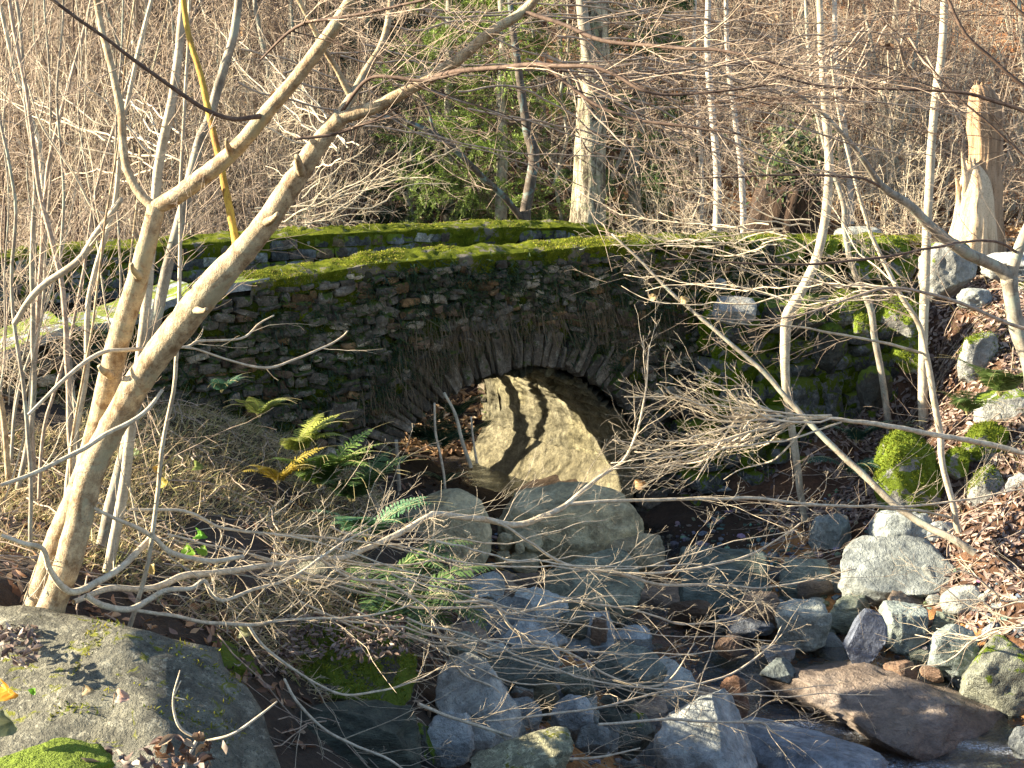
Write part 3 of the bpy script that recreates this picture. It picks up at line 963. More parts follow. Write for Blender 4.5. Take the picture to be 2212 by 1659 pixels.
# moss pads, small ferns and hanging grass on the shaded face
def pad(mb, c, n_, r, seed, col):
    k = 11
    a, b2 = np.meshgrid(np.linspace(0, 1, k), np.linspace(0, 2 * math.pi, 16), indexing='ij')
    U = BE; Vv = np.array([0, 0, 1.0])
    rad = r * (1 + .45 * vnoise(np.stack([np.cos(b2) * 1.3, np.sin(b2) * 1.3, b2 * 0 + seed], -1), 3))
    x = a * rad * np.cos(b2); z = a * rad * np.sin(b2) * .8 - .25 * r * a ** 2
    h = .42 * r * (1 - a ** 2.5) * (1 + .4 * vnoise(np.stack([x * 18, z * 18, x * 0 + seed], -1), 5))
    P = c + x[..., None] * U + z[..., None] * Vv + h[..., None] * n_
    grid_strip(mb, P, col)
mp = MB(); mt = MB(); gr = MB()
fern_spots = []
for k in range(500):
    s = RNG.uniform(-4.2, 5.2); tz = float(ntop(s)); z = tz - .06 - RNG.random() ** 1.25 * (1.5 if s > -1.2 else 1.25)
    if (s / (HALF + .35)) ** 2 + (max(0, z - SPRING) / (RISE + .3)) ** 2 < 1: continue
    r = RNG.uniform(.04, .15) * (1.25 if s > 1.8 else 1)
    pad(mp, bw(s, -.03, z), -BN, r, k, np.array([.62, .68, .6]) * RNG.uniform(.3, 1.1))
for k in range(26):
    s = RNG.uniform(1.25, 2.5); pad(mp, bw(s, -.04, float(ntop(s)) - RNG.uniform(.02, .28)), -BN, RNG.uniform(.08, .16), k + 900, np.array([1.0, 1.05, .9]) * RNG.uniform(.7, 1.1))
V, Fs, _ = mp.arrays()
Ps, Ns = sample_faces(V, Fs, 20000)
Ns = np.where((Ns @ -BN)[:, None] < 0, -Ns, Ns)
blades(mt, Ps, Ns + [0, 0, -.2], (.015, .045), (.005, .010), (.07, .10, .012), lean=.6, cols=np.array([[.09, .12, .015], [.05, .075, .01], [.12, .14, .02]]))
mo = build(mp, "wall_moss", M['moss'], bridge)
build(mt, "moss_tufts", M['mossfuzz'], mo)
for k in range(520):
    s = RNG.uniform(-3.8, 4.8); z = float(ntop(s)) - .1 - RNG.random() * 1.15
    if (s / (HALF + .22)) ** 2 + (max(0, z - SPRING) / (RISE + .22)) ** 2 < 1: continue
    n_ = RNG.integers(25, 75); r = RNG.uniform(.03, .12)
    P = bw(s + RNG.normal(size=n_) * r, -.05 - RNG.random(n_) * .06, z + RNG.normal(size=n_) * r)
    blades(gr, P, np.broadcast_to(-BN * 1.0 + [0, 0, -.35], (n_, 3)), (.03, .09), (.006, .014), (.04, .075, .03), lean=.7, bend=.9, cols=np.array([[.035, .07, .03], [.05, .09, .035], [.07, .10, .03], [.03, .06, .04]]))
build(gr, "wall_herbs", M['fern'], bridge)
gr = MB()
for s_, z_, w_, n_ in ((-.55, -1.85, .35, 520), (.9, -1.75, .12, 220), (-.9, -2.0, .2, 220), (1.6, -1.9, .15, 120), (.3, -1.8, .3, 260), (-1.3, -2.3, .25, 260), (1.3, -2.0, .2, 160), (-2.4, -3.0, .3, 380), (-1.9, -3.1, .25, 250)):
    P = bw(s_ + RNG.normal(size=n_) * w_, -.07 - RNG.random(n_) * .05, z_ + RNG.normal(size=n_) * .10)
    blades(gr, P, np.broadcast_to(-BN * .25 + [0, 0, -1.0], (n_, 3)), (.15, .38), (.003, .006), (.20, .15, .09), lean=.18, bend=.15)
build(gr, "hanging_dry_grass", M['grass'], bridge)

# ------------------------------------------------------------------ retaining wall of mossy stones east of the arch
rw = empty("retaining_wall", bw(4, -.5, -3.9), "rough dry stone retaining wall covered in dark moss beside the arch", "wall")
mb = MB(); mc = MB()
def layer(mb, s0, s1, zlo, zhi, dfn, hh, ww, tone, dep=.16):
    z = zlo
    while z < zhi:
        h = RNG.uniform(*hh); s = s0 + RNG.uniform(-.15, .05)
        C, Hh, Rt = [], [], []
        while s < s1:
            wd = RNG.uniform(*ww); zc = z + h / 2 + RNG.uniform(-.03, .03)
            C.append((s + wd / 2, dfn(s, zc) + RNG.uniform(-.07, .05), zc)); Hh.append((wd * .5, h * .55, dep)); Rt.append(RNG.normal() * .1)
            s += wd + RNG.uniform(0, .02)
        C = np.array(C)
        stones(mb, bw(C[:, 0], C[:, 1], C[:, 2]), np.array(Hh), np.array(Rt), BE, np.array([0, 0, 1.0]), -BN, RNG.uniform(.6, 1.3, (len(C), 1)) * np.array([[1, 1, 1.0]]) * tone, rnd=.35, amp=.22)
        z += h
dfn = lambda s, z: -.12 - .34 * np.clip((-1.75 - z), 0, 2.2) * np.clip((s - 1.5) / 1.2, .15, 1)
layer(mb, 1.95, 6.2, -4.1, -3.05, dfn, (.07, .15), (.16, .5), .8, .15)
layer(mb, 2.2, 5.9, -3.05, -1.9, dfn, (.12, .24), (.18, .5), 1.0, .2)
build(mb, "wall_stones", M['wallstone_moss'], rw)
# dark backing so no gap shows through
s = np.linspace(1.9, 6.3, 30)[None] * np.ones((14, 1)); z = np.linspace(-4.4, -1.75, 14)[:, None] * np.ones((1, 30))
grid_strip(mc, bw(s, dfn(s, z) + .12, z))
build(mc, "wall_core", M['mortar'], rw, smooth=False)
mp = MB()
for k in range(170):
    s = RNG.uniform(2.0, 5.8); z = RNG.uniform(-3.3, -1.85); d = float(dfn(s, z)) - .1
    pad(mp, bw(s, d, z), -BN + np.array([0, 0, .3]), RNG.uniform(.07, .2), k + 300, np.array([.8, .95, .8]) * RNG.uniform(.6, 1.2))
mo = build(mp, "wall_moss", M['moss'], rw)
V, Fs, _ = mp.arrays()
Ps, Ns = sample_faces(V, Fs, 12000)
Ns = np.where((Ns @ -BN)[:, None] < 0, -Ns, Ns)
mt = MB()
blades(mt, Ps, Ns, (.015, .04), (.005, .010), (.07, .11, .012), lean=.6, cols=np.array([[.09, .13, .015], [.05, .08, .01], [.12, .16, .02]]))
build(mt, "moss_tufts", M['mossfuzz'], mo)
# ------------------------------------------------------------------ rocks
import bmesh
_bm = bmesh.new(); bmesh.ops.create_icosphere(_bm, subdivisions=5, radius=1)
ICO5 = (np.array([v.co[:] for v in _bm.verts]), np.array([[v.index for v in f.verts] for f in _bm.faces])); _bm.free()
_bm = bmesh.new(); bmesh.ops.create_icosphere(_bm, subdivisions=3, radius=1)
ICO3 = (np.array([v.co[:] for v in _bm.verts]), np.array([[v.index for v in f.verts] for f in _bm.faces])); _bm.free()

def rock_shape(seed, cuts=0, planes=(), amp=.16, box=.0, small=False, fine=.02, soft=.97):
    V, F = ICO3 if small else ICO5
    rg = np.random.default_rng(seed)
    P = V.copy()
    if box:
        m_ = np.abs(P).max(1, keepdims=True)
        P = P * (1 - box) + P / m_ * .82 * box
    off = rg.uniform(0, 50, 3)
    P = P * (1 + 1.35 * amp * fbm(P * .9 + off, 4, seed % 97)[:, None])
    pl = [(norm(rg.normal(size=3)), rg.uniform(.55, .92)) for _ in range(int(cuts * 2.6))] + [(norm(np.array(a, float)), d) for a, d in planes]
    for nn, d in pl:
        e = P @ nn - d
        k = e > 0
        P[k] -= np.outer(e[k] * soft, nn)
    P = P * (1 + fine * 1.8 * fbm(P * 2.6 + off, 5, 3, .6)[:, None])
    st_ = P @ norm(rg.normal(size=3) * [.4, .4, 1]) * 9 + 1.2 * fbm(P * 1.5 + off, 3, 4)
    P = P * (1 + .012 * (1 if cuts else .35) * np.sign(np.sin(st_ * 3)) * np.abs(np.sin(st_ * 3)) ** .3)[:, None]
    P = P + fine * .5 * np.stack([fbm(P * 11 + off + i * 9, 3, 5 + i) for i in range(3)], -1)
    lo, hi = P.min(0), P.max(0)
    P = (P - (lo + hi) / 2) / ((hi - lo) / 2)
    return P, F

def rotz(P, a):
    c, s = math.cos(a), math.sin(a)
    return P @ np.array([[c, s, 0], [-s, c, 0], [0, 0, 1]])
def roty(P, a):
    c, s = math.cos(a), math.sin(a)
    return P @ np.array([[c, 0, s], [0, 1, 0], [-s, 0, c]])
def rotx(P, a):
    c, s = math.cos(a), math.sin(a)
    return P @ np.array([[1, 0, 0], [0, c, s], [0, -s, c]])

FUZZ = []
def rock(name, label, box, mat, seed, Y=None, deep=.8, cuts=3, planes=(), amp=.16, bx=.25, roll=0.0, tint_=(1, 1, 1), sink=.12, fine=.02, cat="rock", group=None, fuzz=0, tiltx=0.0, hscale=1.0, wl=None):
    """box = (u0, v0, u1, v1): where the rock is seen; it stands on the ground there"""
    u0, v0, u1, v1 = box
    uc = (u0 + u1) / 2
    if Y is None:
        Y = hit(uc, v1 - .12 * (v1 - v0))
        if wl: Y = min(Y, abs(wl / pt(uc, v1, 1)[2]))
    sx_ = (u1 - u0) / 2 / F_PX * Y * 1.02
    sy_ = sx_ * deep
    Yc = Y + sy_ * .75
    top, bot = pt(uc, v0, Yc), pt(uc, v1, Y)
    # silhouette height as seen from above: subtract what the top's depth adds
    hz = max(.25 * sx_, (top[2] - bot[2]) / 2) * hscale
    c = np.array([pt(uc, (v0 + v1) / 2, Yc)[0], Yc, (top[2] + bot[2]) / 2 - hz * sink])
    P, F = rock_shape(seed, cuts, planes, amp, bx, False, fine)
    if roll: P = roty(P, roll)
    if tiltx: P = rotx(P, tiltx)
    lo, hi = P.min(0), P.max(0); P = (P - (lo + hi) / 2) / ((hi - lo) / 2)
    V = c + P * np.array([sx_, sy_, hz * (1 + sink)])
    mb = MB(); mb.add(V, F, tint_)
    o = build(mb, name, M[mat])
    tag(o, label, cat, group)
    if fuzz:
        Ps, Ns = sample_faces(V, [F], fuzz)
        mk = (Ns[:, 2] + .5 * fbm(Ps * 5, 2, 5)) > .25
        Ps, Ns = Ps[mk], Ns[mk]
        m2 = MB()
        blades(m2, Ps, norm(Ns + [0, 0, .2]), (.012, .032), (.004, .009), (.15, .19, .018), lean=.7, cols=np.array([[.19, .24, .018], [.14, .20, .012], [.29, .32, .03], [.11, .15, .012]]))
        mo = bpy.data.objects.new("moss_tufts", None)
        bpy.data.objects.remove(mo)
        o2 = build(m2, "moss_tufts", M['mossfuzz'], o)
    return o

# the great lichen-grown boulder in the foreground, sloping away to the brook
P, F = rock_shape(21, 0, [((.55, -.15, .74), .80), ((-.22, -.42, .86), .42)], .14, .30, False, .03, .78)
V = np.array([-1.80, 4.52, -2.73]) + P * np.array([1.06, .95, .74])
mb = MB(); mb.add(V, F, (1.05, 1.02, .95))
o = build(mb, "boulder", M['boulder_lichen']); tag(o, "huge grey green lichen spotted boulder at the foot of the hazel stems", "boulder")
Ps, Ns = sample_faces(V, [F], 30000)
ridge = (Ps[:, 1] > 4.55) & (Ps[:, 2] > np.quantile(V[:, 2], .80)) & (Ps[:, 0] > -1.7) & (fbm(Ps * 6, 3, 3) > -.15)
m2 = MB(); blades(m2, Ps[ridge], Ns[ridge], (.01, .026), (.004, .008), (.22, .22, .02), lean=.7, cols=np.array([[.28, .25, .02], [.20, .21, .02], [.13, .17, .02]]))
build(m2, "moss_tufts", M['mossfuzz'], o)

S = 60
rock("boulder", "low mossy rock in front of the huge lichen spotted boulder", (-60, 1632, 260, 1730), 'rock_moss', 31, Y=3.25, deep=.7, cuts=1, fuzz=0, cat="boulder")
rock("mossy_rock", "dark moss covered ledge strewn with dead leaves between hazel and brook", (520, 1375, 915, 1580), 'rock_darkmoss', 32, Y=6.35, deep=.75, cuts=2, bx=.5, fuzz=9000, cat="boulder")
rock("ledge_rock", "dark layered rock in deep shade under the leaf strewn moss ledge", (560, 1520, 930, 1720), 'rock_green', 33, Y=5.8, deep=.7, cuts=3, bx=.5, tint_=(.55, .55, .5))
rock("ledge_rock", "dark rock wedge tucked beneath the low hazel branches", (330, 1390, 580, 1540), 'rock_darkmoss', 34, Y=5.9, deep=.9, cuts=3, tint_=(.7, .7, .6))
rock("ledge_rock", "grey flat rock half hidden under hazel twigs on the west bank", (560, 1205, 750, 1330), 'rock_grey', 35, Y=7.4, deep=.6, cuts=2, tint_=(.8, .75, .6))
rock("boulder", "smooth rounded tan boulder in front of the arch beside the ferns", (853, 1060, 1068, 1245), 'rock_tan', 36, tint_=(2.0, 1.95, 1.7), Y=10.25, deep=.75, cuts=0, amp=.08, bx=.3, cat="boulder", planes=[((-.5, -.1, .8), .75)])  # bright tint stands in for sunlight on this boulder
rock("boulder", "broad smooth tan rock that carries the foot of the arch wall", (1066, 1045, 1400, 1218), 'rock_tan', 37, tint_=(2.1, 2.05, 1.75), Y=10.75, deep=.6, cuts=0, amp=.1, bx=.35, cat="boulder", planes=[((-.3, -.3, .9), .8)])  # tint raised in place of sunlight here too
rock("boulder", "rounded overhanging tan rock at the brook end of the arch wall", (1300, 1150, 1440, 1232), 'rock_tan', 38, Y=10.6, deep=.7, cuts=1, amp=.1, tint_=(1.5, 1.45, 1.3), cat="boulder")  # sunlight put into the tint as well
for k, (bx_, lb) in enumerate([((1073, 1150, 1112, 1190), "upper tan cobble wedged left of the broad smooth rock"), ((1105, 1148, 1175, 1192), "longest tan cobble tight under the broad smooth rock"),
        ((1068, 1190, 1105, 1222), "lower tan cobble resting beside the rounded boulder"), ((1098, 1190, 1168, 1240), "fat tan cobble just above the brook under the arch wall"), ((1112, 1172, 1134, 1196), "smallest pale cobble pinched between tan ones")]):
    rock("cobble", lb, bx_, 'rock_tan', 40 + k, Y=10.55 - .02 * k, deep=.8, cuts=1, amp=.1, cat="cobble", tint_=(1.9, 1.85, 1.6))
rock("rock", "low sunlit rock at the foot of the rounded tan boulder", (945, 1218, 1030, 1275), 'rock_tan', 46, tint_=(1.7, 1.6, 1.4), Y=9.9, cuts=2)
rock("rock", "dark wet cobble below the small tan stones", (1075, 1240, 1190, 1290), 'rock_brown', 47, Y=10.0, cuts=1, tint_=(1.00, 1.00, 1.00))
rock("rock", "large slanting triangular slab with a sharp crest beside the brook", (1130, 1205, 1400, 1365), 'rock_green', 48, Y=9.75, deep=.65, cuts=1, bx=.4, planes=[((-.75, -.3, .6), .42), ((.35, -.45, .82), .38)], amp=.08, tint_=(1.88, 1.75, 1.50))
rock("rock", "wide flat grey slab lying left of the triangular slab", (985, 1300, 1165, 1420), 'rock_grey', 49, Y=9.1, deep=.6, cuts=2, bx=.4, planes=[((0, -.4, .9), .5)])
rock("rock", "little upright block at the water's edge below the triangular slab", (1274, 1333, 1314, 1390), 'rock_brown', 50, Y=9.35, deep=.8, bx=.7, cuts=1, tint_=(1.50, 1.38, 1.25))
rock("rock", "small tan block beside the upright block at the water's edge", (1205, 1320, 1275, 1382), 'rock_green', 66, Y=9.4, deep=.8, bx=.5, cuts=2, tint_=(1.38, 1.25, 1.12))
rock("rock", "angular white stone lying on the dark layered slab", (1098, 1380, 1200, 1440), 'rock_pale', 51, Y=8.75, deep=.6, cuts=4)
rock("rock", "dark green layered slab crossed by a thin white quartz vein", (1008, 1412, 1206, 1520), 'rock_green', 52, Y=8.15, deep=.75, cuts=2, bx=.6, planes=[((-.1, -.25, .95), .42)], amp=.1)
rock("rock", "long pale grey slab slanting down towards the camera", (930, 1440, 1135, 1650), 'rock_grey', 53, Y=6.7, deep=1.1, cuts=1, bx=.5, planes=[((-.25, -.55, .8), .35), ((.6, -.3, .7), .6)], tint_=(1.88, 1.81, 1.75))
rock("rock", "small bright white slab leaning on the long pale slab", (918, 1545, 1030, 1655), 'rock_pale', 54, Y=6.25, deep=.5, cuts=2, bx=.5, planes=[((0, -.5, .8), .4)])
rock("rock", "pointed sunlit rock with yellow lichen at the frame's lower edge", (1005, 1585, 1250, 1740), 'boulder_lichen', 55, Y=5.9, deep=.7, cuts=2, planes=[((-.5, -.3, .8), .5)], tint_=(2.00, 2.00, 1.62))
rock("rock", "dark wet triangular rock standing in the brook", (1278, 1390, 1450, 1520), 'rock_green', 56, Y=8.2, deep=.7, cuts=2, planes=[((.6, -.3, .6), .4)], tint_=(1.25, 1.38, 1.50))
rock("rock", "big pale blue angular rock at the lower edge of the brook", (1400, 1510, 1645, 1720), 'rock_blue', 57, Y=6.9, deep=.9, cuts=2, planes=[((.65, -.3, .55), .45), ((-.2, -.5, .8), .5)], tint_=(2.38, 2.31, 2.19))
rock("rock", "white mottled rock between dark stones mid brook", (1186, 1508, 1288, 1612), 'rock_pale', 58, Y=7.5, cuts=4, tint_=(1.00, 1.06, 1.12))
rock("rock", "faceted greenish rock below the white mottled rock", (1238, 1562, 1328, 1650), 'rock_grey', 59, Y=7.1, cuts=5)
rock("rock", "low mossy green rock left of the big pale blue rock", (1330, 1540, 1420, 1640), 'rock_halfmoss', 60, Y=7.3, cuts=3, tint_=(0.62, 0.69, 0.62))
rock("rock", "brown wedge stone below the layered slab with quartz vein", (1150, 1470, 1210, 1560), 'rock_green', 67, Y=7.9, cuts=4, tint_=(1.50, 1.25, 1.00))
rock("rock", "greenish stone stacked under the wet triangular rock", (1205, 1440, 1290, 1510), 'rock_green', 68, Y=8.1, cuts=4, tint_=(1.62, 1.62, 1.50))
rock("rock", "mossy pointed rock at the lower edge under the leaf ledge", (850, 1560, 960, 1720), 'rock_darkmoss', 69, Y=6.2, cuts=3)
rock("rock", "large dark flat slab tilted against the retaining wall", (1462, 1188, 1668, 1340), 'rock_green', 61, Y=10.0, deep=.55, cuts=0, bx=.75, planes=[((-.15, -.75, .62), .42)], amp=.05, tint_=(0.94, 1.06, 1.12))
rock("rock", "speckled upright grey boulder bedded in dead leaves under the wall", (1750, 1108, 1842, 1210), 'rock_blue', 62, deep=.8, cuts=2, bx=.35, tint_=(1.88, 1.94, 1.81), cat="boulder")
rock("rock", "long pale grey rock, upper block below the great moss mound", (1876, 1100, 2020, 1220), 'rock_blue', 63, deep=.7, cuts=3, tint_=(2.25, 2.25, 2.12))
rock("rock", "long pale grey rock sliding from the leaf bank to the gravel", (1800, 1165, 2062, 1335), 'rock_blue', 64, deep=.8, cuts=2, planes=[((-.1, -.55, .8), .4)], tint_=(1.6, 1.6, 1.5))
rock("rock", "small blue grey stone right under the great moss mound", (1998, 1122, 2064, 1176), 'rock_blue', 65, cuts=3, tint_=(2.00, 2.00, 2.00))
data = [
    ((1575, 1278, 1690, 1362), 'rock_brown', "reddish brown faceted rock at the bank below the dark tilted slab", (1.3, 1.2, 1.15)),
    ((1550, 1325, 1675, 1374), 'rock_blue', "low blue wet stone touching the reddish brown rock", (.9, .9, 1)),
    ((1670, 1305, 1795, 1400), 'rock_grey', "pale jagged chunk of rock in the middle of the stone heap", (1.6, 1.6, 1.5)),
    ((1780, 1290, 1890, 1362), 'rock_green', "layered greenish stone behind the blue kite shaped stone", (1.7, 1.7, 1.6)),
    ((1896, 1303, 2003, 1402), 'rock_pale', "squared pale block standing on the gravel", (.85, .95, .92)),
    ((2002, 1320, 2066, 1392), 'rock_green', "narrow greenish stone beside the squared pale block", (1.7, 1.7, 1.6)),
    ((1996, 1345, 2115, 1460), 'rock_blue', "rounded grey blue rock between the square block and the mossy rock", (1.6, 1.7, 1.6)),
    ((1540, 1372, 1606, 1424), 'rock_brown', "small brown stone rising from the brook pool", (1.3, 1.1, 1.0)),
    ((1638, 1428, 1722, 1472), 'rock_blue', "flat wet stone upstream of the long brown slab", (.9, .95, .9)),
    ((1552, 1458, 1622, 1545), 'rock_brown', "rusty brown rock beside the small cascade", (1.5, 1.1, .9)),
    ((1640, 1395, 1720, 1432), 'rock_grey', "low pale stone behind the long brown slab", (1.2, 1.1, 1.1)),
    ((1440, 1300, 1540, 1350), 'rock_brown', "dark brown flat stone under the tilted slab", (.8, .7, .6)),
    ((2120, 1340, 2176, 1380), 'rock_blue', "small blue stone above the mossy rock on the leaf bank", (1.4, 1.5, 1.7)),
    ((2180, 1350, 2225, 1385), 'rock_blue', "tiny blue stone at the edge of the leaf bank", (1.4, 1.5, 1.7)),
    ((2175, 1570, 2260, 1640), 'rock_blue', "grey stone downstream of the mossy rock", (1.0, 1.0, 1.0)),
    ((1690, 1290, 1760, 1330), 'rock_pale', "light stone at the back of the stone heap", (.85, .9, .88)),
    ((1340, 1400, 1390, 1440), 'rock_brown', "sunken brown stone beside the wet triangular rock", (1, .9, .8)),
    ((1905, 1430, 1985, 1470), 'rock_brown', "flat rusty stone below the squared pale block", (1.3, 1.1, 1.0)),
    ((1985, 1440, 2040, 1475), 'rock_brown', "brown stone next to the flat rusty stone", (1.2, 1.0, .9)),
]
for k, (bx_, mt_, lb, tn) in enumerate(data):
    rock("rock", lb, bx_, mt_, 100 + k * 3, cuts=5, bx=.4, deep=.75, tint_=tn, wl=3.9, sink=.2)
rock("rock", "dark blue kite shaped stone standing on its point in the gravel", (1822, 1315, 1918, 1445), 'rock_blue', 71, deep=.5, cuts=0, bx=.3, planes=[((.75, 0, -.65), .55), ((-.8, 0, -.55), .6), ((-.85, 0, .5), .42), ((0, -.9, .3), .5)], amp=.05, tint_=(1.0, 1.05, 1.35), wl=3.9)
rock("boulder", "big rough rock with green moss streaks at the right of the brook", (2066, 1380, 2280, 1580), 'rock_halfmoss', 72, deep=.8, cuts=4, Y=8.5, tint_=(.75, .78, .68), cat="boulder", fuzz=0)
# the long whale-backed slab with water sliding over it
P, F = rock_shape(73, 3, [((.1, -.6, .75), .5), ((-.2, .3, .9), .55)], .22, .2, False, .05)
A_, B_ = pt(1700, 1440, 9.0), pt(2180, 1620, 8.1)
dirv = (B_ - A_); L = np.linalg.norm(dirv); dirv /= L
sidev = norm(np.cross(dirv, [0, 0, 1.0])); upv = np.cross(sidev, dirv)
V = (A_ + B_) / 2 + P[:, :1] * dirv * L * .56 + P[:, 1:2] * sidev * (.72 + .16 * P[:, :1]) + P[:, 2:3] * upv * .24 + [0, .18, -.05]
mb = MB(); mb.add(V, F, (1.25, 1.3, 1.42)); o = build(mb, "rock", M['rock_brown']); tag(o, "long wet brown whale backed slab slanting through the brook", "rock")
P, F = rock_shape(74, 0, [((0, -.4, .9), .5)], .12, .3, False, .03)
A_, B_ = pt(1600, 1590, 7.9), pt(1880, 1690, 7.3)
dirv = (B_ - A_); L = np.linalg.norm(dirv); dirv /= L; sidev = norm(np.cross(dirv, [0, 0, 1.0])); upv = np.cross(sidev, dirv)
V = (A_ + B_) / 2 + P[:, :1] * dirv * L * .6 + P[:, 1:2] * sidev * .35 + P[:, 2:3] * upv * .17
mb = MB(); mb.add(V, F, (1.5, 1.5, 1.6)); o = build(mb, "rock", M['rock_blue']); tag(o, "flat blue grey slab awash at the lower edge of the brook", "rock")

mossy = [
    ((1885, 925, 2045, 1135), 'rock_moss', "great round mound of bright green moss over a boulder", 10.85, 15000, 1.0),
    ((1893, 640, 1995, 725), 'rock_moss', "round moss covered boulder below the wall top near the pale sapling", 12.7, 6000, 1.0),
    ((1780, 628, 1870, 702), 'rock_moss', "flat topped moss covered boulder left of the rounder one", 12.8, 5000, .9),
    ((1842, 678, 1890, 720), 'rock_moss', "small moss ball between the two mossy boulders", 12.5, 1500, .9),
    ((1925, 728, 1995, 803), 'rock_moss', "dull brown green mossy stone under the round mossy boulder", 12.5, 2500, .75),
    ((2064, 716, 2153, 826), 'rock_halfmoss', "mossy boulder with a bare white foot on the leafy bank", 12.0, 4000, 1.1),
    ((2098, 838, 2260, 950), 'rock_halfmoss', "sunlit white boulder beside the ferns on the east bank", 11.3, 0, 1.4),
    ((2080, 915, 2178, 1000), 'rock_moss', "mossy stone below the sunlit white boulder and the ferns", 11.0, 4000, .95),
    ((2037, 965, 2092, 1035), 'rock_moss', "moss lump touching the great moss mound", 10.9, 2000, 1.05),
    ((2088, 1005, 2180, 1112), 'rock_halfmoss', "half mossy boulder with white patches on the leaf bank", 10.6, 5000, 1.1),
    ((2162, 1022, 2260, 1115), 'rock_pale', "bare white boulder next to the half mossy one", 10.5, 0, 1.0),
    ((1985, 512, 2110, 645), 'rock_halfmoss', "tall pale grey boulder at the end of the bridge wall below the snag", 13.3, 0, 1.15),
    ((2068, 622, 2142, 670), 'rock_grey', "greenish grey stone half buried in sunlit leaves", 13.0, 0, 1.5),
    ((2125, 545, 2260, 615), 'rock_pale', "glaring white sunlit rock behind the forked grey tree", 13.6, 0, 1.2),
    ((2185, 610, 2260, 680), 'rock_halfmoss', "sunlit rock with yellow moss beyond the forked grey tree", 13.0, 3000, 1.3),
    ((1800, 488, 1900, 520), 'rock_grey', "flat grey stone on the wall top in front of the saplings", 14.9, 0, 1.5),
    ((2150, 780, 2230, 830), 'rock_moss', "small yellow green mossy stone above the ferns", 12.0, 2000, 1.2),
    ((1536, 640, 1632, 698), 'rock_pale', "white bare stone block low in the mossy wall", 12.35, 0, .8),
    ((1755, 695, 1830, 800), 'rock_darkmoss', "dark mossy block under the flat topped mossy boulder", 12.7, 0, 1.0),
    ((1640, 640, 1780, 720), 'rock_darkmoss', "dark mossy block between white stones in the wall", 12.6, 0, 1.0),
    ((1850, 790, 1930, 880), 'rock_darkmoss', "shadowed block at the foot of the mossy wall", 12.4, 0, .9),
]
for k, (bx_, mt_, lb, Yd, fz, tn) in enumerate(mossy):
    rock("mossy_boulder" if 'moss' in mt_ else "boulder", lb, bx_, mt_, 200 + k * 7, Y=Yd, deep=.75, cuts=2, amp=.14, bx=.3, tint_=(tn, tn, tn), fuzz=fz, cat="boulder", sink=.12)
# mossy capstones along the wall east of the arch
for k, (ua, ub, va, vb) in enumerate([(1590, 1668, 508, 545), (1660, 1740, 512, 560), (1742, 1812, 515, 552), (1818, 1890, 508, 556), (1888, 1965, 510, 552), (1620, 1700, 560, 610), (1730, 1800, 560, 600), (1830, 1900, 556, 600), (1905, 1985, 550, 610), (1500, 1570, 535, 590)]):
    rock("capstone", "squat capstone under thick moss in the wall east of the arch", (ua, va, ub, vb), 'rock_moss', 400 + k, Y=13.5 + .13 * k - (.5 if vb > 580 else 0), deep=.7, cuts=2, bx=.5, fuzz=2500, cat="stone", group="moss grown capstones of the east wall", sink=.25)

def wall_Y(u, v):
    Y = 13.0
    for _ in range(12):
        p = pt(u, v, Y)
        r = (u - W_PX / 2) / F_PX * (Y * math.cos(PITCH) - p[2] * math.sin(PITCH)) / Y
        s_ = (r * 12 - .025) / (BE[0] - r * BE[1])
        d_ = float(dfn(s_, p[2])) - .16
        Y = 12 + s_ * BE[1] + d_ * BN[1]
    return Y
for k, bx_ in enumerate([(1723, 647, 1771, 684), (1627, 711, 1665, 745), (1705, 727, 1769, 752), (1717, 751, 1749, 776), (1751, 747, 1785, 764), (1815, 867, 1895, 890), (1810, 890, 1875, 912), (1683, 975, 1747, 1000), (1591, 1011, 1687, 1036), (1523, 1047, 1615, 1073), (1840, 880, 1900, 900), (1650, 700, 1690, 716), (1790, 800, 1830, 850), (1860, 770, 1900, 800), (1560, 770, 1600, 800), (1600, 690, 1640, 712), (1540, 600, 1570, 625)]):
    rock("wall_stone", "bare whitish stone showing through the moss of the retaining wall", bx_, 'rock_pale', 900 + k, Y=wall_Y((bx_[0] + bx_[2]) / 2, (bx_[1] + bx_[3]) / 2), deep=.5, cuts=4, bx=.5, tint_=(.8, .84, .86), cat="stone", group="bare whitish stones in the retaining wall")
# jammed angular slabs filling the bed
cnt = 0
while cnt < 46:
    u, v = RNG.uniform(930, 1980), RNG.uniform(1290, 1655)
    wd = RNG.uniform(55, 150); hg = wd * RNG.uniform(.45, .75)
    Yh = hit(u, v); p = pt(u, v, Yh)
    if p[2] > -3.5 or Yh < 6: continue
    if 1660 < u < 2000 and v > 1400: continue
    if 1380 < u < 1720 and 1330 < v < 1500: continue
    if u > 1430 and v < 1560 and RNG.random() < .6: continue
    tn = RNG.uniform(1.3, 2.6)
    rock("rock", "angular slab jammed among others in the middle of the brook bed", (u - wd / 2, v - hg, u + wd / 2, v), str(RNG.choice(['rock_grey', 'rock_green', 'rock_blue', 'rock_brown', 'rock_grey'])), 700 + cnt, Y=Yh, cuts=3, bx=.55, deep=RNG.uniform(.6, 1.1), planes=[((RNG.uniform(-.5, .5), -.5, .85), .42)], tint_=(tn, tn * .99, tn * .96), cat="rock", group="angular slabs jammed in the brook bed", sink=.3, roll=RNG.uniform(-.3, .3))
    cnt += 1
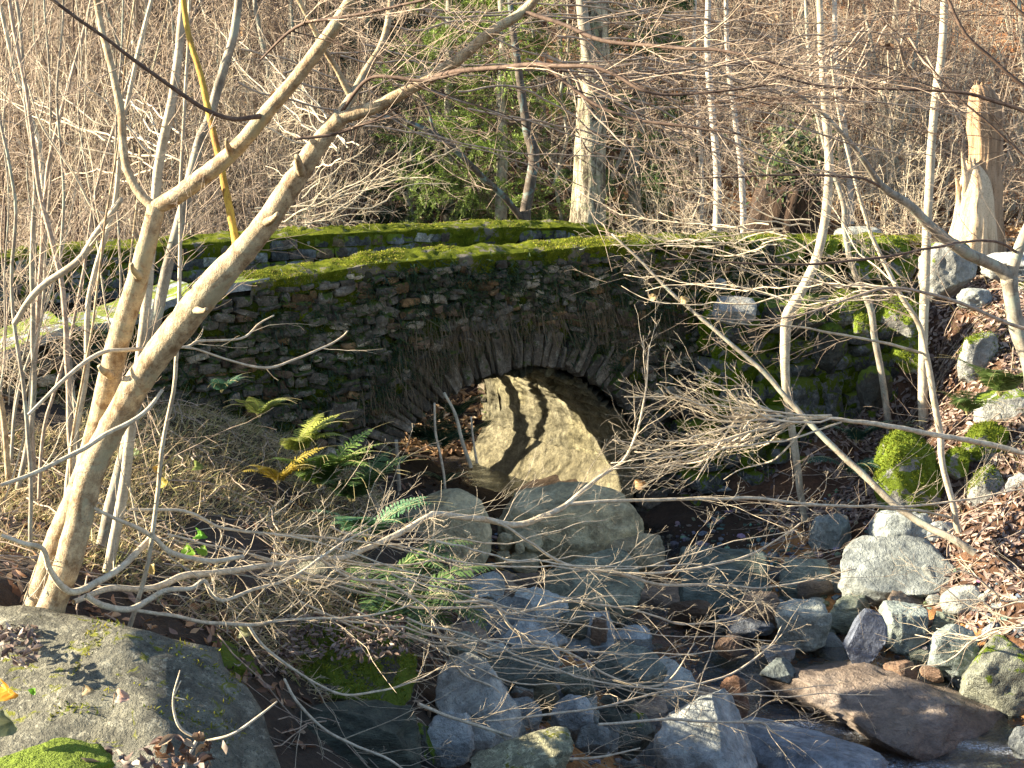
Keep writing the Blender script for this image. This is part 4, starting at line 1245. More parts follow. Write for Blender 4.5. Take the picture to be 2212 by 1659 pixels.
# small bare stones of the bed and the gravel
mk = MB(); 
def small_stone(mb_n, mat, seed, p, r, asp, lab, grp):
    P, F = rock_shape(seed, 4, (), .15, .3, True, .02)
    mb = MB(); mb.add(p + rotz(P, seed * 1.3) * np.array([r, r * asp, r * .6]), F, RNG.uniform(.7, 1.7) * np.array([1, .98, .95]))
    o = build(mb, "stone", M[mat]); tag(o, lab, "stone", grp)
cnt = 0
tries = 0
protoC = []
while cnt < 260 and tries < 3000:
    tries += 1
    u, v = RNG.uniform(950, 2200), RNG.uniform(1230, 1655)
    Yh = hit(u, v)
    p = pt(u, v, Yh)
    if p[2] > -3.55 or Yh < 5.5: continue
    inw = p[2] < WATER_Z - .06
    if inw and RNG.random() < .35: continue
    if 1380 < u < 1720 and 1330 < v < 1500 and RNG.random() < .7: continue
    r = RNG.choice([.035, .055, .08, .12, .17], p=[.22, .26, .25, .17, .10]) * RNG.uniform(.8, 1.25)
    mat = RNG.choice(['rock_grey', 'rock_blue', 'rock_green', 'rock_brown', 'rock_pale'], p=[.27, .28, .2, .17, .08])
    p = p + [0, 0, r * .2]
    small_stone(None, str(mat), 500 + cnt, p, r, RNG.uniform(.6, 1), "loose small stone among many in the bed and banks of the brook", "loose small stones of the brook")
    cnt += 1
# gravel too fine to count
mb = MB()
n_ = 9000
x = RNG.uniform(-.8, 5.5, n_); y = RNG.uniform(5.2, 12.4, n_)
z = ground(x, y)
k = (z < -3.45)
x, y, z = x[k], y[k], z[k]
B = norm(CV[::1]); 
_v, _f = ICO3[0], ICO3[1]
_bm = bmesh.new(); bmesh.ops.create_icosphere(_bm, subdivisions=1, radius=1)
iv = np.array([q_.co[:] for q_ in _bm.verts]); ifc = np.array([[q_.index for q_ in f_.verts] for f_ in _bm.faces]); _bm.free()
m_ = len(x)
rad = RNG.choice([.008, .014, .022, .034], m_)[:, None, None] * RNG.uniform(.7, 1.3, (m_, 1, 3)) * np.array([1, 1, .6])
Vv = np.stack([x, y, z + .004], -1)[:, None] + iv[None] * rad * (1 + .25 * RNG.normal(size=(m_, len(iv), 1)))
ct = RNG.uniform(.5, 1.6, (m_, 1)) * (1 + .25 * RNG.normal(size=(m_, 3)) * [1, .5, .8])
mb.add(Vv.reshape(-1, 3), ((np.arange(m_) * len(iv))[:, None, None] + ifc[None]).reshape(-1, 3), np.repeat(ct.clip(.2, 3), len(iv), axis=0))
o = build(mb, "gravel", M['rock_grey'], smooth=False, origin=(0, 0, -4)); tag(o, "fine gravel between the stones of the brook", "gravel", kind="stuff")
# ------------------------------------------------------------------ trees traced from what stands there
def U4(zx, u0=0.0): return u0 + .4 * zx
def tree_part(root, name, mat, lines, k=7, per=6, wig=.004, ripple=.0, tintc=(1, 1, 1)):
    """lines: lists of (u, v, Y, px); each line becomes one part"""
    out = []
    for L in lines:
        P, r = trace(L, per, wig, len(L))
        mb = MB(); tubes(mb, P[None], r[None], k, tintc, ripple)
        build(mb, name, M[mat], root)
        out.append((P, r))
    return out

def twigs_on(root, mat, lines, dens, length, levels=2, ang=(25, 65), up=.1, bias=None, jit=.10, curl=.3, rsc=.5, k=3, sub=4, lsub=(.25, .6), name="twigs", tmin=.2, rtw=.0028, rmin=.0010, tintc=(1, 1, 1), parts=None):
    """side twigs for traced lines; dens = shoots per metre"""
    mb = MB() if parts is None else parts
    cur = []
    for P, r in lines:
        L = np.linalg.norm(np.diff(P, axis=0), axis=1).sum()
        n_ = max(1, int(dens * L))
        Pq, rq = resample(P, r, 24)
        Q, q = grow(Pq[None], np.minimum(rq, rtw * 2.2)[None], n_, length, ang, 8, (tmin, 1.0), rsc, up, curl, jit, bias, False, rmin)
        cur.append((Q, q))
    Q = np.concatenate([c_[0] for c_ in cur]); q = np.concatenate([c_[1] for c_ in cur])
    q = np.minimum(q, rtw)
    tubes(mb, Q, q, k, tintc)
    for lv in range(levels - 1):
        Q, q = grow(Q, q, sub, lsub, (25, 60), 6, (.15, .98), .75, up, curl, jit, bias, True, rmin)
        tubes(mb, Q, q, 3, tintc)
    if parts is None:
        return build(mb, name, M[mat], root)

# --- the hazel on the near bank
hz = empty("hazel_tree", pt(80, 1350, 5.45), "many stemmed hazel with thick tan stems rising from the near bank across the view", "tree")
stemA = [(62, 1352, 5.45, 70), (92, 1270, 5.45, 62), (128, 1160, 5.45, 58), (172, 1060, 5.42, 56), (204, 960, 5.4, 56), (236, 820, 5.35, 52), (262, 710, 5.3, 50), (296, 610, 5.25, 46), (322, 510, 5.2, 40), (338, 446, 5.2, 40)]
stemB = [(92, 1362, 5.3, 74), (128, 1270, 5.3, 62), (160, 1170, 5.3, 62), (195, 1030, 5.3, 60), (236, 938, 5.28, 60), (276, 862, 5.25, 62), (335, 775, 5.2, 62), (398, 692, 5.15, 64), (458, 620, 5.1, 64), (518, 552, 5.08, 56), (575, 482, 5.05, 50), (622, 412, 5.02, 48), (665, 345, 5.0, 44), (708, 285, 4.98, 40), (738, 252, 4.95, 36)]
limbB1 = [(735, 256, 4.95, 30), (800, 234, 4.93, 28), (860, 205, 4.9, 27), (930, 165, 4.87, 26), (1000, 120, 4.85, 24), (1060, 70, 4.82, 22), (1130, 24, 4.8, 20), (1190, -40, 4.78, 18), (1260, -120, 4.7, 16)]
limbB2 = [(728, 262, 4.96, 26), (762, 205, 5.0, 20), (792, 150, 5.05, 17), (822, 100, 5.1, 15), (838, 40, 5.15, 14), (846, -60, 5.2, 13)]
limbB3 = [(756, 205, 5.0, 15), (728, 150, 4.98, 13), (700, 105, 4.95, 12), (672, 50, 4.92, 11), (640, -10, 4.9, 10), (610, -80, 4.9, 10)]
limbA1 = [(338, 448, 5.2, 34), (400, 410, 5.15, 38), (470, 357, 5.1, 36), (520, 308, 5.05, 34), (570, 250, 5.0, 32), (622, 190, 4.95, 30), (680, 120, 4.9, 29), (722, 58, 4.85, 28), (765, -20, 4.8, 26), (800, -110, 4.75, 24)]
limbA2 = [(336, 452, 5.2, 24), (300, 415, 5.22, 20), (272, 360, 5.25, 18), (264, 300, 5.28, 18), (260, 240, 5.3, 17), (248, 170, 5.33, 16), (232, 105, 5.36, 15), (216, 40, 5.4, 14), (200, -60, 5.4, 13)]
darkbr = [(572, 248, 5.0, 14), (545, 253, 4.95, 12), (500, 258, 4.9, 11), (450, 240, 4.85, 10), (400, 208, 4.8, 10), (350, 175, 4.75, 9), (290, 132, 4.7, 9), (230, 85, 4.65, 8), (170, 44, 4.6, 8), (100, -10, 4.55, 7)]
yel = [(514, 556, 5.08, 18), (506, 505, 5.12, 17), (488, 410, 5.18, 16), (470, 330, 5.24, 15), (456, 262, 5.3, 14), (444, 210, 5.34, 14), (430, 150, 5.38, 13), (410, 80, 5.42, 12), (398, 20, 5.45, 12), (390, -60, 5.45, 11)]
main = tree_part(hz, "stem", 'hazel', [stemA, stemB], 12, ripple=.05)
li = tree_part(hz, "limb", 'hazel', [limbB1, limbB2, limbB3, limbA2], 9, ripple=.05)
li2 = tree_part(hz, "limb", 'hazel', [limbA1], 9, ripple=.05)
li3 = tree_part(hz, "branch", 'twig_dark', [darkbr], 6)
ye = tree_part(hz, "limb", 'yellowbark', [yel], 9, ripple=.08)
root_ = tree_part(hz, "root", 'hazel', [[(60, 1355, 5.4, 80), (30, 1385, 5.3, 40), (-5, 1400, 5.2, 26)], [(100, 1355, 5.3, 70), (120, 1385, 5.2, 44), (150, 1400, 5.15, 20)]], 9)
tree_part(hz, "branch_stub", 'hazel', [[(652, 372, 4.98, 22), (645, 352, 4.9, 17), (641, 338, 4.85, 13)], [(300, 598, 5.2, 20), (286, 585, 5.12, 13), (284, 572, 5.08, 9)], [(420, 668, 5.1, 20), (440, 672, 5.0, 12), (448, 668, 4.97, 9)], [(238, 810, 5.3, 22), (222, 800, 5.2, 14), (214, 790, 5.18, 10)], [(575, 480, 5.0, 20), (592, 470, 4.93, 12), (600, 462, 4.9, 8)], [(500, 330, 5.05, 18), (492, 312, 5.0, 11), (490, 300, 4.98, 8)]], 8, ripple=.12)
low = [
    [(0, 1159, 5.0, 9), (48, 1175, 5.02, 11), (90, 1186, 5.05, 12), (106, 1227, 5.1, 14), (134, 1268, 5.15, 16), (165, 1279, 5.2, 17), (216, 1257, 5.3, 17), (258, 1228, 5.4, 16), (294, 1197, 5.5, 15), (324, 1167, 5.6, 14), (318, 1150, 5.62, 8)],
    [(160, 1300, 5.4, 13), (240, 1273, 5.6, 15), (332, 1270, 5.8, 15), (400, 1245, 6.0, 17), (460, 1239, 6.1, 16), (522, 1230, 6.2, 15), (600, 1218, 6.35, 12), (676, 1204, 6.5, 12), (740, 1206, 6.6, 13), (784, 1188, 6.7, 13), (864, 1151, 6.9, 14), (925, 1115, 7.0, 14), (945, 1110, 7.05, 14), (1024, 1119, 7.2, 14), (1116, 1133, 7.35, 14), (1170, 1118, 7.45, 14), (1224, 1090, 7.55, 12), (1288, 1033, 7.7, 9), (1344, 997, 7.8, 7), (1372, 945, 7.85, 6), (1392, 860, 7.9, 4), (1404, 745, 7.95, 2.5)],
    [(184, 1287, 5.2, 12), (224, 1307, 5.25, 15), (280, 1316, 5.35, 15), (320, 1297, 5.45, 14), (360, 1275, 5.5, 12), (412, 1271, 5.6, 11), (440, 1255, 5.65, 10), (458, 1283, 5.7, 10), (488, 1295, 5.75, 9), (560, 1271, 5.9, 8), (640, 1243, 6.1, 7), (696, 1203, 6.2, 7), (745, 1170, 6.3, 5), (800, 1140, 6.4, 4)],
    [(276, 1315, 5.35, 9), (360, 1327, 5.5, 9), (432, 1343, 5.65, 9), (540, 1349, 5.85, 9), (600, 1341, 5.95, 7), (690, 1335, 6.1, 6), (800, 1330, 6.3, 5), (900, 1300, 6.5, 3)],
    [(538, 1349, 5.85, 8), (568, 1395, 5.85, 8), (624, 1439, 5.85, 7), (680, 1475, 5.9, 6), (740, 1499, 5.95, 6), (820, 1491, 6.1, 5), (900, 1469, 6.25, 4), (955, 1440, 6.3, 2)],
    [(160, 1075, 5.3, 7), (208, 1099, 5.3, 8), (248, 1120, 5.35, 9), (296, 1140, 5.45, 11), (332, 1163, 5.55, 13), (362, 1191, 5.6, 13), (420, 1207, 5.7, 12), (470, 1211, 5.8, 12), (525, 1203, 5.9, 11)],
    [(280, 1100, 5.6, 7), (400, 1105, 5.8, 8), (480, 1140, 6.0, 7), (560, 1150, 6.2, 6), (680, 1160, 6.4, 5), (800, 1172, 6.7, 5), (885, 1190, 6.9, 4), (1010, 1230, 7.2, 3)],
    [(676, 1186, 6.3, 6), (704, 1217, 6.35, 6), (764, 1250, 6.5, 7), (832, 1256, 6.6, 7), (888, 1291, 6.7, 7), (922, 1315, 6.75, 6), (944, 1363, 6.75, 6), (972, 1415, 6.8, 6), (1008, 1459, 6.85, 6), (1074, 1491, 6.9, 5), (1104, 1555, 6.9, 3)],
    [(704, 1215, 6.4, 5), (790, 1262, 6.6, 5), (880, 1310, 6.8, 6), (984, 1313, 7.0, 7), (1064, 1311, 7.1, 6), (1104, 1327, 7.15, 6), (1164, 1311, 7.25, 6), (1224, 1299, 7.35, 6), (1304, 1307, 7.5, 5), (1404, 1327, 7.7, 5), (1464, 1347, 7.8, 5), (1520, 1347, 7.9, 5), (1590, 1333, 8.0, 4), (1640, 1303, 8.1, 2)],
    [(980, 1300, 7.0, 5), (1064, 1303, 7.1, 6), (1104, 1355, 7.1, 7), (1144, 1383, 7.15, 7), (1184, 1391, 7.2, 7), (1244, 1419, 7.25, 6), (1304, 1455, 7.3, 6), (1364, 1479, 7.35, 6), (1424, 1481, 7.4, 5), (1464, 1447, 7.45, 4), (1500, 1390, 7.5, 2.5)],
    [(1050, 1118, 7.2, 6), (1100, 1140, 7.25, 6), (1144, 1171, 7.3, 6), (1224, 1219, 7.4, 7), (1344, 1239, 7.6, 8), (1424, 1262, 7.7, 7), (1548, 1263, 7.9, 6), (1640, 1270, 8.0, 4), (1745, 1255, 8.1, 4), (1850, 1228, 8.2, 2)],
    [(1224, 1088, 7.55, 9), (1304, 1083, 7.6, 8), (1424, 1079, 7.7, 8), (1548, 1078, 7.8, 8), (1640, 1077, 7.9, 8), (1727, 1087, 8.0, 7), (1887, 1094, 8.15, 6), (2047, 1086, 8.3, 5), (2230, 1052, 8.4, 3)],
    [(1344, 1239, 7.6, 6), (1447, 1236, 7.75, 6), (1567, 1215, 7.9, 6), (1627, 1195, 8.0, 5), (1695, 1155, 8.05, 4), (1731, 1128, 8.1, 2)],
    [(60, 899, 5.0, 7), (140, 819, 5.1, 9), (216, 763, 5.2, 10), (280, 755, 5.25, 9), (400, 749, 5.4, 6), (432, 737, 5.45, 6), (520, 731, 5.6, 5), (560, 700, 5.7, 4), (592, 683, 5.75, 3)],
    [(400, 750, 5.4, 5), (432, 755, 5.45, 5), (500, 780, 5.55, 5), (580, 795, 5.7, 6), (640, 775, 5.8, 5), (690, 755, 5.9, 5), (735, 728, 6.0, 4), (750, 714, 6.0, 3)],
    [(0, 1047, 4.8, 9), (80, 1019, 4.9, 10), (176, 975, 5.0, 11), (224, 943, 5.05, 11), (280, 911, 5.1, 10), (320, 879, 5.15, 9), (350, 841, 5.2, 8)],
    [(1164, 1631, 6.2, 6), (1224, 1639, 6.3, 7), (1304, 1635, 6.4, 6), (1382, 1616, 6.5, 3)],
    [(1290, 1565, 6.6, 6), (1447, 1555, 6.8, 7), (1560, 1560, 6.9, 6), (1639, 1561, 7.0, 6), (1671, 1583, 7.0, 4), (1719, 1611, 7.0, 2)],
    [(612, 1467, 5.7, 6), (640, 1511, 5.6, 7), (696, 1571, 5.5, 7), (760, 1607, 5.5, 7), (840, 1643, 5.5, 6), (890, 1680, 5.5, 5)],
    [(904, 1520, 6.0, 8), (964, 1545, 6.05, 8), (1024, 1564, 6.1, 8), (1104, 1592, 6.2, 6)],
    [(1050, 1560, 6.3, 4), (1164, 1545, 6.5, 6), (1290, 1530, 6.7, 5), (1404, 1500, 6.9, 5), (1560, 1463, 7.1, 5), (1660, 1400, 7.3, 4), (1690, 1350, 7.4, 2)],
]
lb = tree_part(hz, "branch", 'twig_pale', [l for l in low], 7, wig=.006, ripple=.06)
over = [
    [(1130, 24, 4.8, 10), (1224, 56, 4.7, 9), (1304, 88, 4.6, 9), (1404, 96, 4.5, 8), (1484, 104, 4.4, 8), (1551, 108, 4.35, 7), (1631, 124, 4.3, 6), (1720, 150, 4.3, 4)],
    [(905, 178, 4.9, 12), (944, 165, 4.8, 11), (1004, 150, 4.7, 11), (1084, 148, 4.6, 10), (1164, 140, 4.5, 10), (1264, 144, 4.4, 9), (1330, 165, 4.35, 8), (1384, 192, 4.3, 7), (1447, 204, 4.3, 6), (1560, 196, 4.3, 5), (1667, 180, 4.3, 4)],
    [(1170, 140, 4.5, 7), (1190, 150, 4.48, 7), (1224, 180, 4.45, 7), (1284, 224, 4.4, 7), (1364, 256, 4.35, 6), (1464, 272, 4.3, 6), (1600, 290, 4.25, 3)],
    [(560, 130, 4.6, 4), (640, 60, 4.5, 7), (720, 40, 4.4, 7), (830, 22, 4.3, 6), (960, -10, 4.2, 6)],
    [(640, 300, 4.7, 6), (720, 290, 4.7, 7), (800, 262, 4.7, 5), (860, 230, 4.7, 3)],
    [(740, 240, 4.95, 9), (790, 175, 4.85, 8), (850, 168, 4.8, 8), (920, 175, 4.75, 7), (1000, 160, 4.7, 5)],
]
lo = tree_part(hz, "branch", 'twig_dark', over, 7, wig=.006)
twigs_on(hz, 'twig_pale', lb[13:16], 3, (.08, .3), 2, up=.1, bias=(.4, 0, .1), rtw=.0026, sub=2)
twigs_on(hz, 'twig_pale', lb[:13] + lb[16:], 9, (.12, .75), 3, up=.05, bias=(.35, .12, .05), rtw=.0030, sub=3, jit=.14)
twigs_on(hz, 'twig', lo + li3 + li[:2], 9, (.15, .7), 3, up=.1, bias=(.3, 0, .0), rtw=.0024, sub=4, jit=.12)
# a fan of fine upper twigs crossing in front of the far wood
twigs_on(hz, 'twig_dark', lo, 4, (.5, 1.2), 2, up=.1, bias=(.8, 0, .05), rtw=.0028, sub=5)

# long fine whips sweeping over the brook
rs = random.Random(41); wh = []
for k in range(30):
    u0, v0 = rs.uniform(250, 950), rs.uniform(1130, 1360)
    ln = rs.uniform(450, 1050); Yq = rs.uniform(6.0, 7.2); sg_ = rs.uniform(-70, 190); bw_ = rs.uniform(20, 80)
    wh.append([(u0 + ln * t, v0 + sg_ * t + bw_ * math.sin(t * 3.1) + rs.uniform(-9, 9), Yq + 1.1 * t, 5.5 * (1 - .65 * t)) for t in (0, .2, .4, .6, .8, 1.0)])
lw = [trace(l, 5, .02, k) for k, l in enumerate(wh)]
mbt = MB()
for P, r in lw: tubes(mbt, P[None], r[None], 5)
twigs_on(hz, 'twig_pale', lw, 3, (.08, .35), 2, rtw=.0022, parts=mbt, bias=(.4, 0, .1), sub=2)
build(mbt, "twigs", M['twig_pale'], hz)
wh = []
for k in range(26):
    u0, v0 = rs.uniform(500, 1500), rs.uniform(0, 260)
    ln = rs.uniform(400, 900); Yq = rs.uniform(5.5, 9); sg_ = rs.uniform(-60, 220); bw_ = rs.uniform(-60, 40)
    wh.append([(u0 + ln * t, v0 + sg_ * t + bw_ * math.sin(t * 3.1) + rs.uniform(-8, 8), Yq + .6 * t, 5 * (1 - .6 * t)) for t in (0, .2, .4, .6, .8, 1.0)])
lw = [trace(l, 5, .025, k) for k, l in enumerate(wh)]
mbt = MB()
for P, r in lw: tubes(mbt, P[None], r[None], 5)
twigs_on(hz, 'twig', lw, 3, (.1, .5), 2, rtw=.0022, parts=mbt, bias=(.4, 0, .1), sub=2)
build(mbt, "twigs", M['twig'], hz)

# --- stems behind the hazel
def stem_tree(name, label, cat, base_label_group, stems, mat, twmat, dens=7, length=(.2, .8), parts_name="trunk", k=8, bias=None, levels=2, rtw=.003, tw=True, ripple=.05, lim=()):
    root = empty(name, pt(*stems[0][0][:3]), label, cat, base_label_group)
    ln = tree_part(root, parts_name, mat, stems, k, ripple=ripple)
    if lim: ln = ln + tree_part(root, "branch", mat, lim, 6, ripple=ripple)
    if tw: twigs_on(root, twmat, ln, dens, length, levels, bias=bias, rtw=rtw)
    return root, ln

stem_tree("hazel_tree", "pale straight hazel stem just behind the forked tan stem", "tree", None,
    [[(232, 1235, 6.3, 24), (262, 1090, 6.3, 24), (285, 900, 6.25, 23), (312, 700, 6.2, 22), (328, 520, 6.2, 22), (345, 345, 6.15, 21), (364, 260, 6.1, 20), (377, 190, 6.1, 19), (386, 110, 6.1, 18), (394, 30, 6.1, 17), (400, -70, 6.1, 15)]], 'pale_bark', 'twig', 6)
stem_tree("hazel_tree", "leaning grey barked stem behind the thick diagonal hazel stem", "tree", None,
    [[(205, 1250, 6.6, 30), (240, 1090, 6.6, 30), (275, 960, 6.6, 28), (312, 800, 6.6, 27), (345, 650, 6.6, 26), (374, 530, 6.6, 25), (398, 440, 6.6, 24), (418, 360, 6.6, 22), (434, 295, 6.6, 21), (450, 258, 6.6, 20), (470, 190, 6.6, 20), (490, 128, 6.6, 19), (506, 70, 6.6, 18), (522, -40, 6.6, 16)]], 'grey_bark', 'twig', 6)
stem_tree("dead_stick", "short pale stem snapped off above the bridge parapet near the hazel", "branch", None,
    [[(30, 700, 6.0, 13), (62, 650, 6.0, 14), (100, 612, 6.0, 15), (170, 562, 6.0, 15), (208, 505, 6.0, 15), (236, 466, 6.0, 14), (264, 430, 6.0, 11)]], 'pale_bark', 'twig_pale', 4, lim=[[(236, 466, 6.0, 6), (200, 450, 6, 5), (172, 400, 6, 5), (135, 340, 6, 4), (90, 270, 6, 4), (60, 180, 6, 3)]])
rs = random.Random(5)
for k in range(20):
    u0 = rs.uniform(-60, 170) if k < 15 else rs.uniform(150, 330)
    Y0 = rs.uniform(5.4, 8.6)
    wpx = rs.choice([5, 6, 8, 10, 16]) * 6.0 / Y0
    bend = rs.uniform(-90, 90); lean = rs.choice([-160, -60, 60, 130, 220, 300]) * rs.uniform(.5, 1.2)
    P_ = []
    nn = 8
    gz_ = float(ground(pt(u0, 1200, Y0)[0], Y0))
    # foot in the picture at this distance
    vb = H_PX / 2 + F_PX * math.tan(math.atan(-gz_ / Y0) - PITCH)
    for i_ in range(nn):
        t_ = i_ / (nn - 1)
        P_.append((u0 + lean * t_ + bend * math.sin(t_ * 3.0) * .6 + rs.uniform(-16, 16), vb + (-120 - vb) * t_ * rs.uniform(.97, 1.03) if i_ else vb + 4, Y0 + .2 * t_, wpx * (1.1 - .6 * t_)))
    lab = "slender bare hazel stem in the thicket at the western edge of the bank"
    stem_tree("young_hazel", lab, "tree", "slender stems at the western edge", [P_], rs.choice(['pale_bark', 'hazel', 'grey_bark', 'twig']), 'twig', 5, (.15, .7), levels=2, k=6, rtw=.0026)

# --- east bank
stem_tree("sapling", "crooked pale sapling bending over the mossy wall", "tree", None,
    [[(1738, 1125, 11.6, 15), (1719, 985, 11.55, 17), (1706, 895, 11.5, 17), (1698, 835, 11.5, 19), (1696, 760, 11.5, 22), (1699, 690, 11.5, 24), (1716, 655, 11.5, 24), (1744, 605, 11.5, 22), (1768, 545, 11.5, 20), (1783, 470, 11.5, 20), (1790, 380, 11.5, 19), (1790, 320, 11.5, 18), (1783, 240, 11.5, 17), (1776, 130, 11.5, 16), (1772, 50, 11.5, 14), (1768, -80, 11.5, 12)]], 'pale_bark', 'twig', 5, (.3, 1.2))
stem_tree("sapling", "tall straight pale sapling before the grey boulder", "tree", None,
    [[(1997, 945, 12.2, 24), (1994, 870, 12.2, 22), (1994, 775, 12.2, 21), (1996, 655, 12.2, 21), (2002, 500, 12.2, 20), (2008, 400, 12.2, 19), (2012, 320, 12.2, 19), (2022, 200, 12.2, 18), (2034, 120, 12.2, 17), (2040, 0, 12.2, 16), (2044, -100, 12.2, 15)]], 'pale_bark', 'twig', 5, (.3, 1.2))
stem_tree("sapling", "slim sunlit sapling curving up from the lowest leaf bank", "tree", None,
    [[(2072, 1150, 10.0, 14), (2066, 1130, 10.0, 14), (2054, 1070, 10.0, 14), (2036, 1000, 10.0, 14), (2030, 935, 10.0, 15), (2016, 855, 10.0, 15), (2003, 775, 10.0, 13), (1984, 700, 10.0, 12), (1950, 645, 10.0, 11), (1918, 585, 10.0, 10), (1888, 520, 10.0, 9), (1862, 445, 10.0, 8), (1836, 350, 10.0, 7), (1810, 240, 10.0, 6), (1796, 120, 10, 5)]], 'pale_bark', 'twig', 5, (.2, .8),
    lim=[[(1993, 762, 10, 7), (1927, 745, 9.9, 7), (1867, 732, 9.8, 6), (1807, 722, 9.7, 6), (1750, 710, 9.6, 5), (1700, 704, 9.5, 4), (1600, 700, 9.4, 3), (1500, 680, 9.3, 2)],
         [(2062, 1120, 10, 6), (1990, 1104, 9.8, 6), (1900, 1097, 9.6, 5), (1800, 1092, 9.4, 4), (1700, 1094, 9.3, 3)]])
stem_tree("sapling", "thin dark sapling standing on the ledge between two mossy boulders", "tree", None,
    [[(1922, 935, 12.3, 15), (1908, 830, 12.3, 15), (1890, 730, 12.3, 15), (1880, 665, 12.3, 15), (1856, 612, 12.3, 13), (1836, 560, 12.3, 12), (1825, 495, 12.3, 12), (1822, 440, 12.3, 11), (1800, 370, 12.3, 10), (1770, 270, 12.3, 9), (1750, 150, 12.3, 8), (1740, 0, 12.3, 7)]], 'grey_bark', 'twig', 5, (.3, .9))
fk, ln_ = stem_tree("forked_tree", "smooth grey tree forking low at the eastern edge with one long arm to the west", "tree", None,
    [[(2235, 900, 9.6, 36), (2225, 790, 9.6, 34), (2200, 720, 9.6, 34), (2186, 650, 9.6, 32), (2180, 600, 9.6, 36)]], 'grey_bark', 'twig', 5, (.2, .8), k=10, tw=False)
arms = tree_part(fk, "limb", 'grey_bark', [
    [(2182, 604, 9.6, 32), (2150, 575, 9.58, 26), (2085, 545, 9.5, 25), (2020, 498, 9.4, 23), (1965, 445, 9.3, 20), (1905, 402, 9.2, 16), (1868, 350, 9.1, 13), (1830, 300, 9.0, 10), (1770, 240, 8.9, 8), (1700, 190, 8.8, 6), (1620, 150, 8.7, 4)],
    [(2180, 604, 9.6, 30), (2196, 550, 9.6, 26), (2222, 490, 9.6, 24), (2260, 400, 9.6, 20)]], 8, ripple=.05)
br_ = tree_part(fk, "branch", 'twig_dark', [
    [(2196, 545, 9.6, 7), (2160, 525, 9.3, 6), (2111, 520, 9.1, 6), (2007, 536, 8.8, 6), (1927, 552, 8.6, 6), (1807, 567, 8.4, 6), (1687, 572, 8.3, 5), (1560, 566, 8.2, 4), (1440, 560, 8.1, 3)],
    [(1903, 404, 9.2, 7), (1867, 386, 9.0, 6), (1807, 380, 8.8, 6), (1700, 378, 8.6, 5), (1600, 382, 8.4, 4), (1487, 386, 8.2, 3)]], 5)
twigs_on(fk, 'twig', arms + br_, 6, (.2, 1.0), 3, bias=(-.6, 0, .05), rtw=.0035, sub=4)
stem_tree("leaning_pole", "dead grey pole leaning from the leaf bank across the mossy wall", "branch", None,
    [[(2105, 1195, 9.6, 18), (2060, 1165, 9.65, 17), (1990, 1130, 9.8, 17), (1930, 1088, 9.9, 16), (1880, 1040, 10.0, 15), (1820, 985, 10.1, 14), (1755, 920, 10.2, 13), (1700, 860, 10.3, 12), (1640, 795, 10.4, 10), (1570, 735, 10.5, 9), (1505, 680, 10.6, 8), (1440, 622, 10.7, 7), (1385, 565, 10.8, 6), (1322, 505, 10.9, 4)]], 'grey_bark', 'twig', 3, (.15, .7), levels=2)
lich = empty("lichened_branch", pt(2212, 975, 8.4), "knobbly cream branch from the east fanning into fine twigs over the brook", "branch")
lr = tree_part(lich, "branch", 'twig_pale', [[(2260, 985, 8.4, 13), (2190, 972, 8.4, 12), (2090, 950, 8.35, 12), (2020, 940, 8.3, 12), (1950, 925, 8.25, 11), (1890, 915, 8.2, 11), (1830, 908, 8.15, 9), (1760, 903, 8.1, 7), (1700, 905, 8.05, 6)]], 7, wig=.008, ripple=.22)
fan = []
rs = random.Random(3)
for k in range(22):
    a0 = (rs.uniform(1600, 1830), rs.uniform(898, 915))
    e = (rs.uniform(1310, 1600), rs.uniform(800, 1045))
    mid = ((a0[0] + e[0]) / 2 + rs.uniform(-30, 30), (a0[1] + e[1]) / 2 + rs.uniform(-6, 32))
    q3 = ((mid[0] + e[0]) / 2 + rs.uniform(-25, 25), (mid[1] + e[1]) / 2 + rs.uniform(-12, 24))
    Yk = rs.uniform(7.4, 8.3)
    fan.append([(a0[0], a0[1], 8.1, 5), (mid[0], mid[1], (8.1 + Yk) / 2, 4.5), (q3[0], q3[1], Yk, 3.5), (e[0], e[1], Yk - .1, 2)])
fr = [trace(l, 5, .028, k) for k, l in enumerate(fan)]
mbt = MB()
for P, r in fr: tubes(mbt, P[None], r[None], 5)
twigs_on(lich, 'twig_pale', fr, 9, (.12, .45), 2, bias=(-.5, 0, .1), rtw=.0024, parts=mbt, jit=.16)
build(mbt, "twigs", M['twig_pale'], lich)
stem_tree("bare_branch", "long thin bare branch swinging from the east bank in front of the arch wall", "branch", None,
    [[(2230, 712, 9.0, 8), (2179, 700, 9.0, 8), (2087, 660, 8.9, 8), (2007, 635, 8.8, 7), (1947, 623, 8.7, 6), (1887, 627, 8.6, 6), (1807, 655, 8.5, 5), (1727, 680, 8.4, 4), (1647, 691, 8.3, 3), (1527, 688, 8.2, 2)],], 'twig', 'twig', 6, (.15, .5), bias=(-.6, 0, 0))
ov = empty("overhanging_branches", pt(2300, 100, 5.0), "dark slender boughs hanging in from the upper eastern corner", "branch")
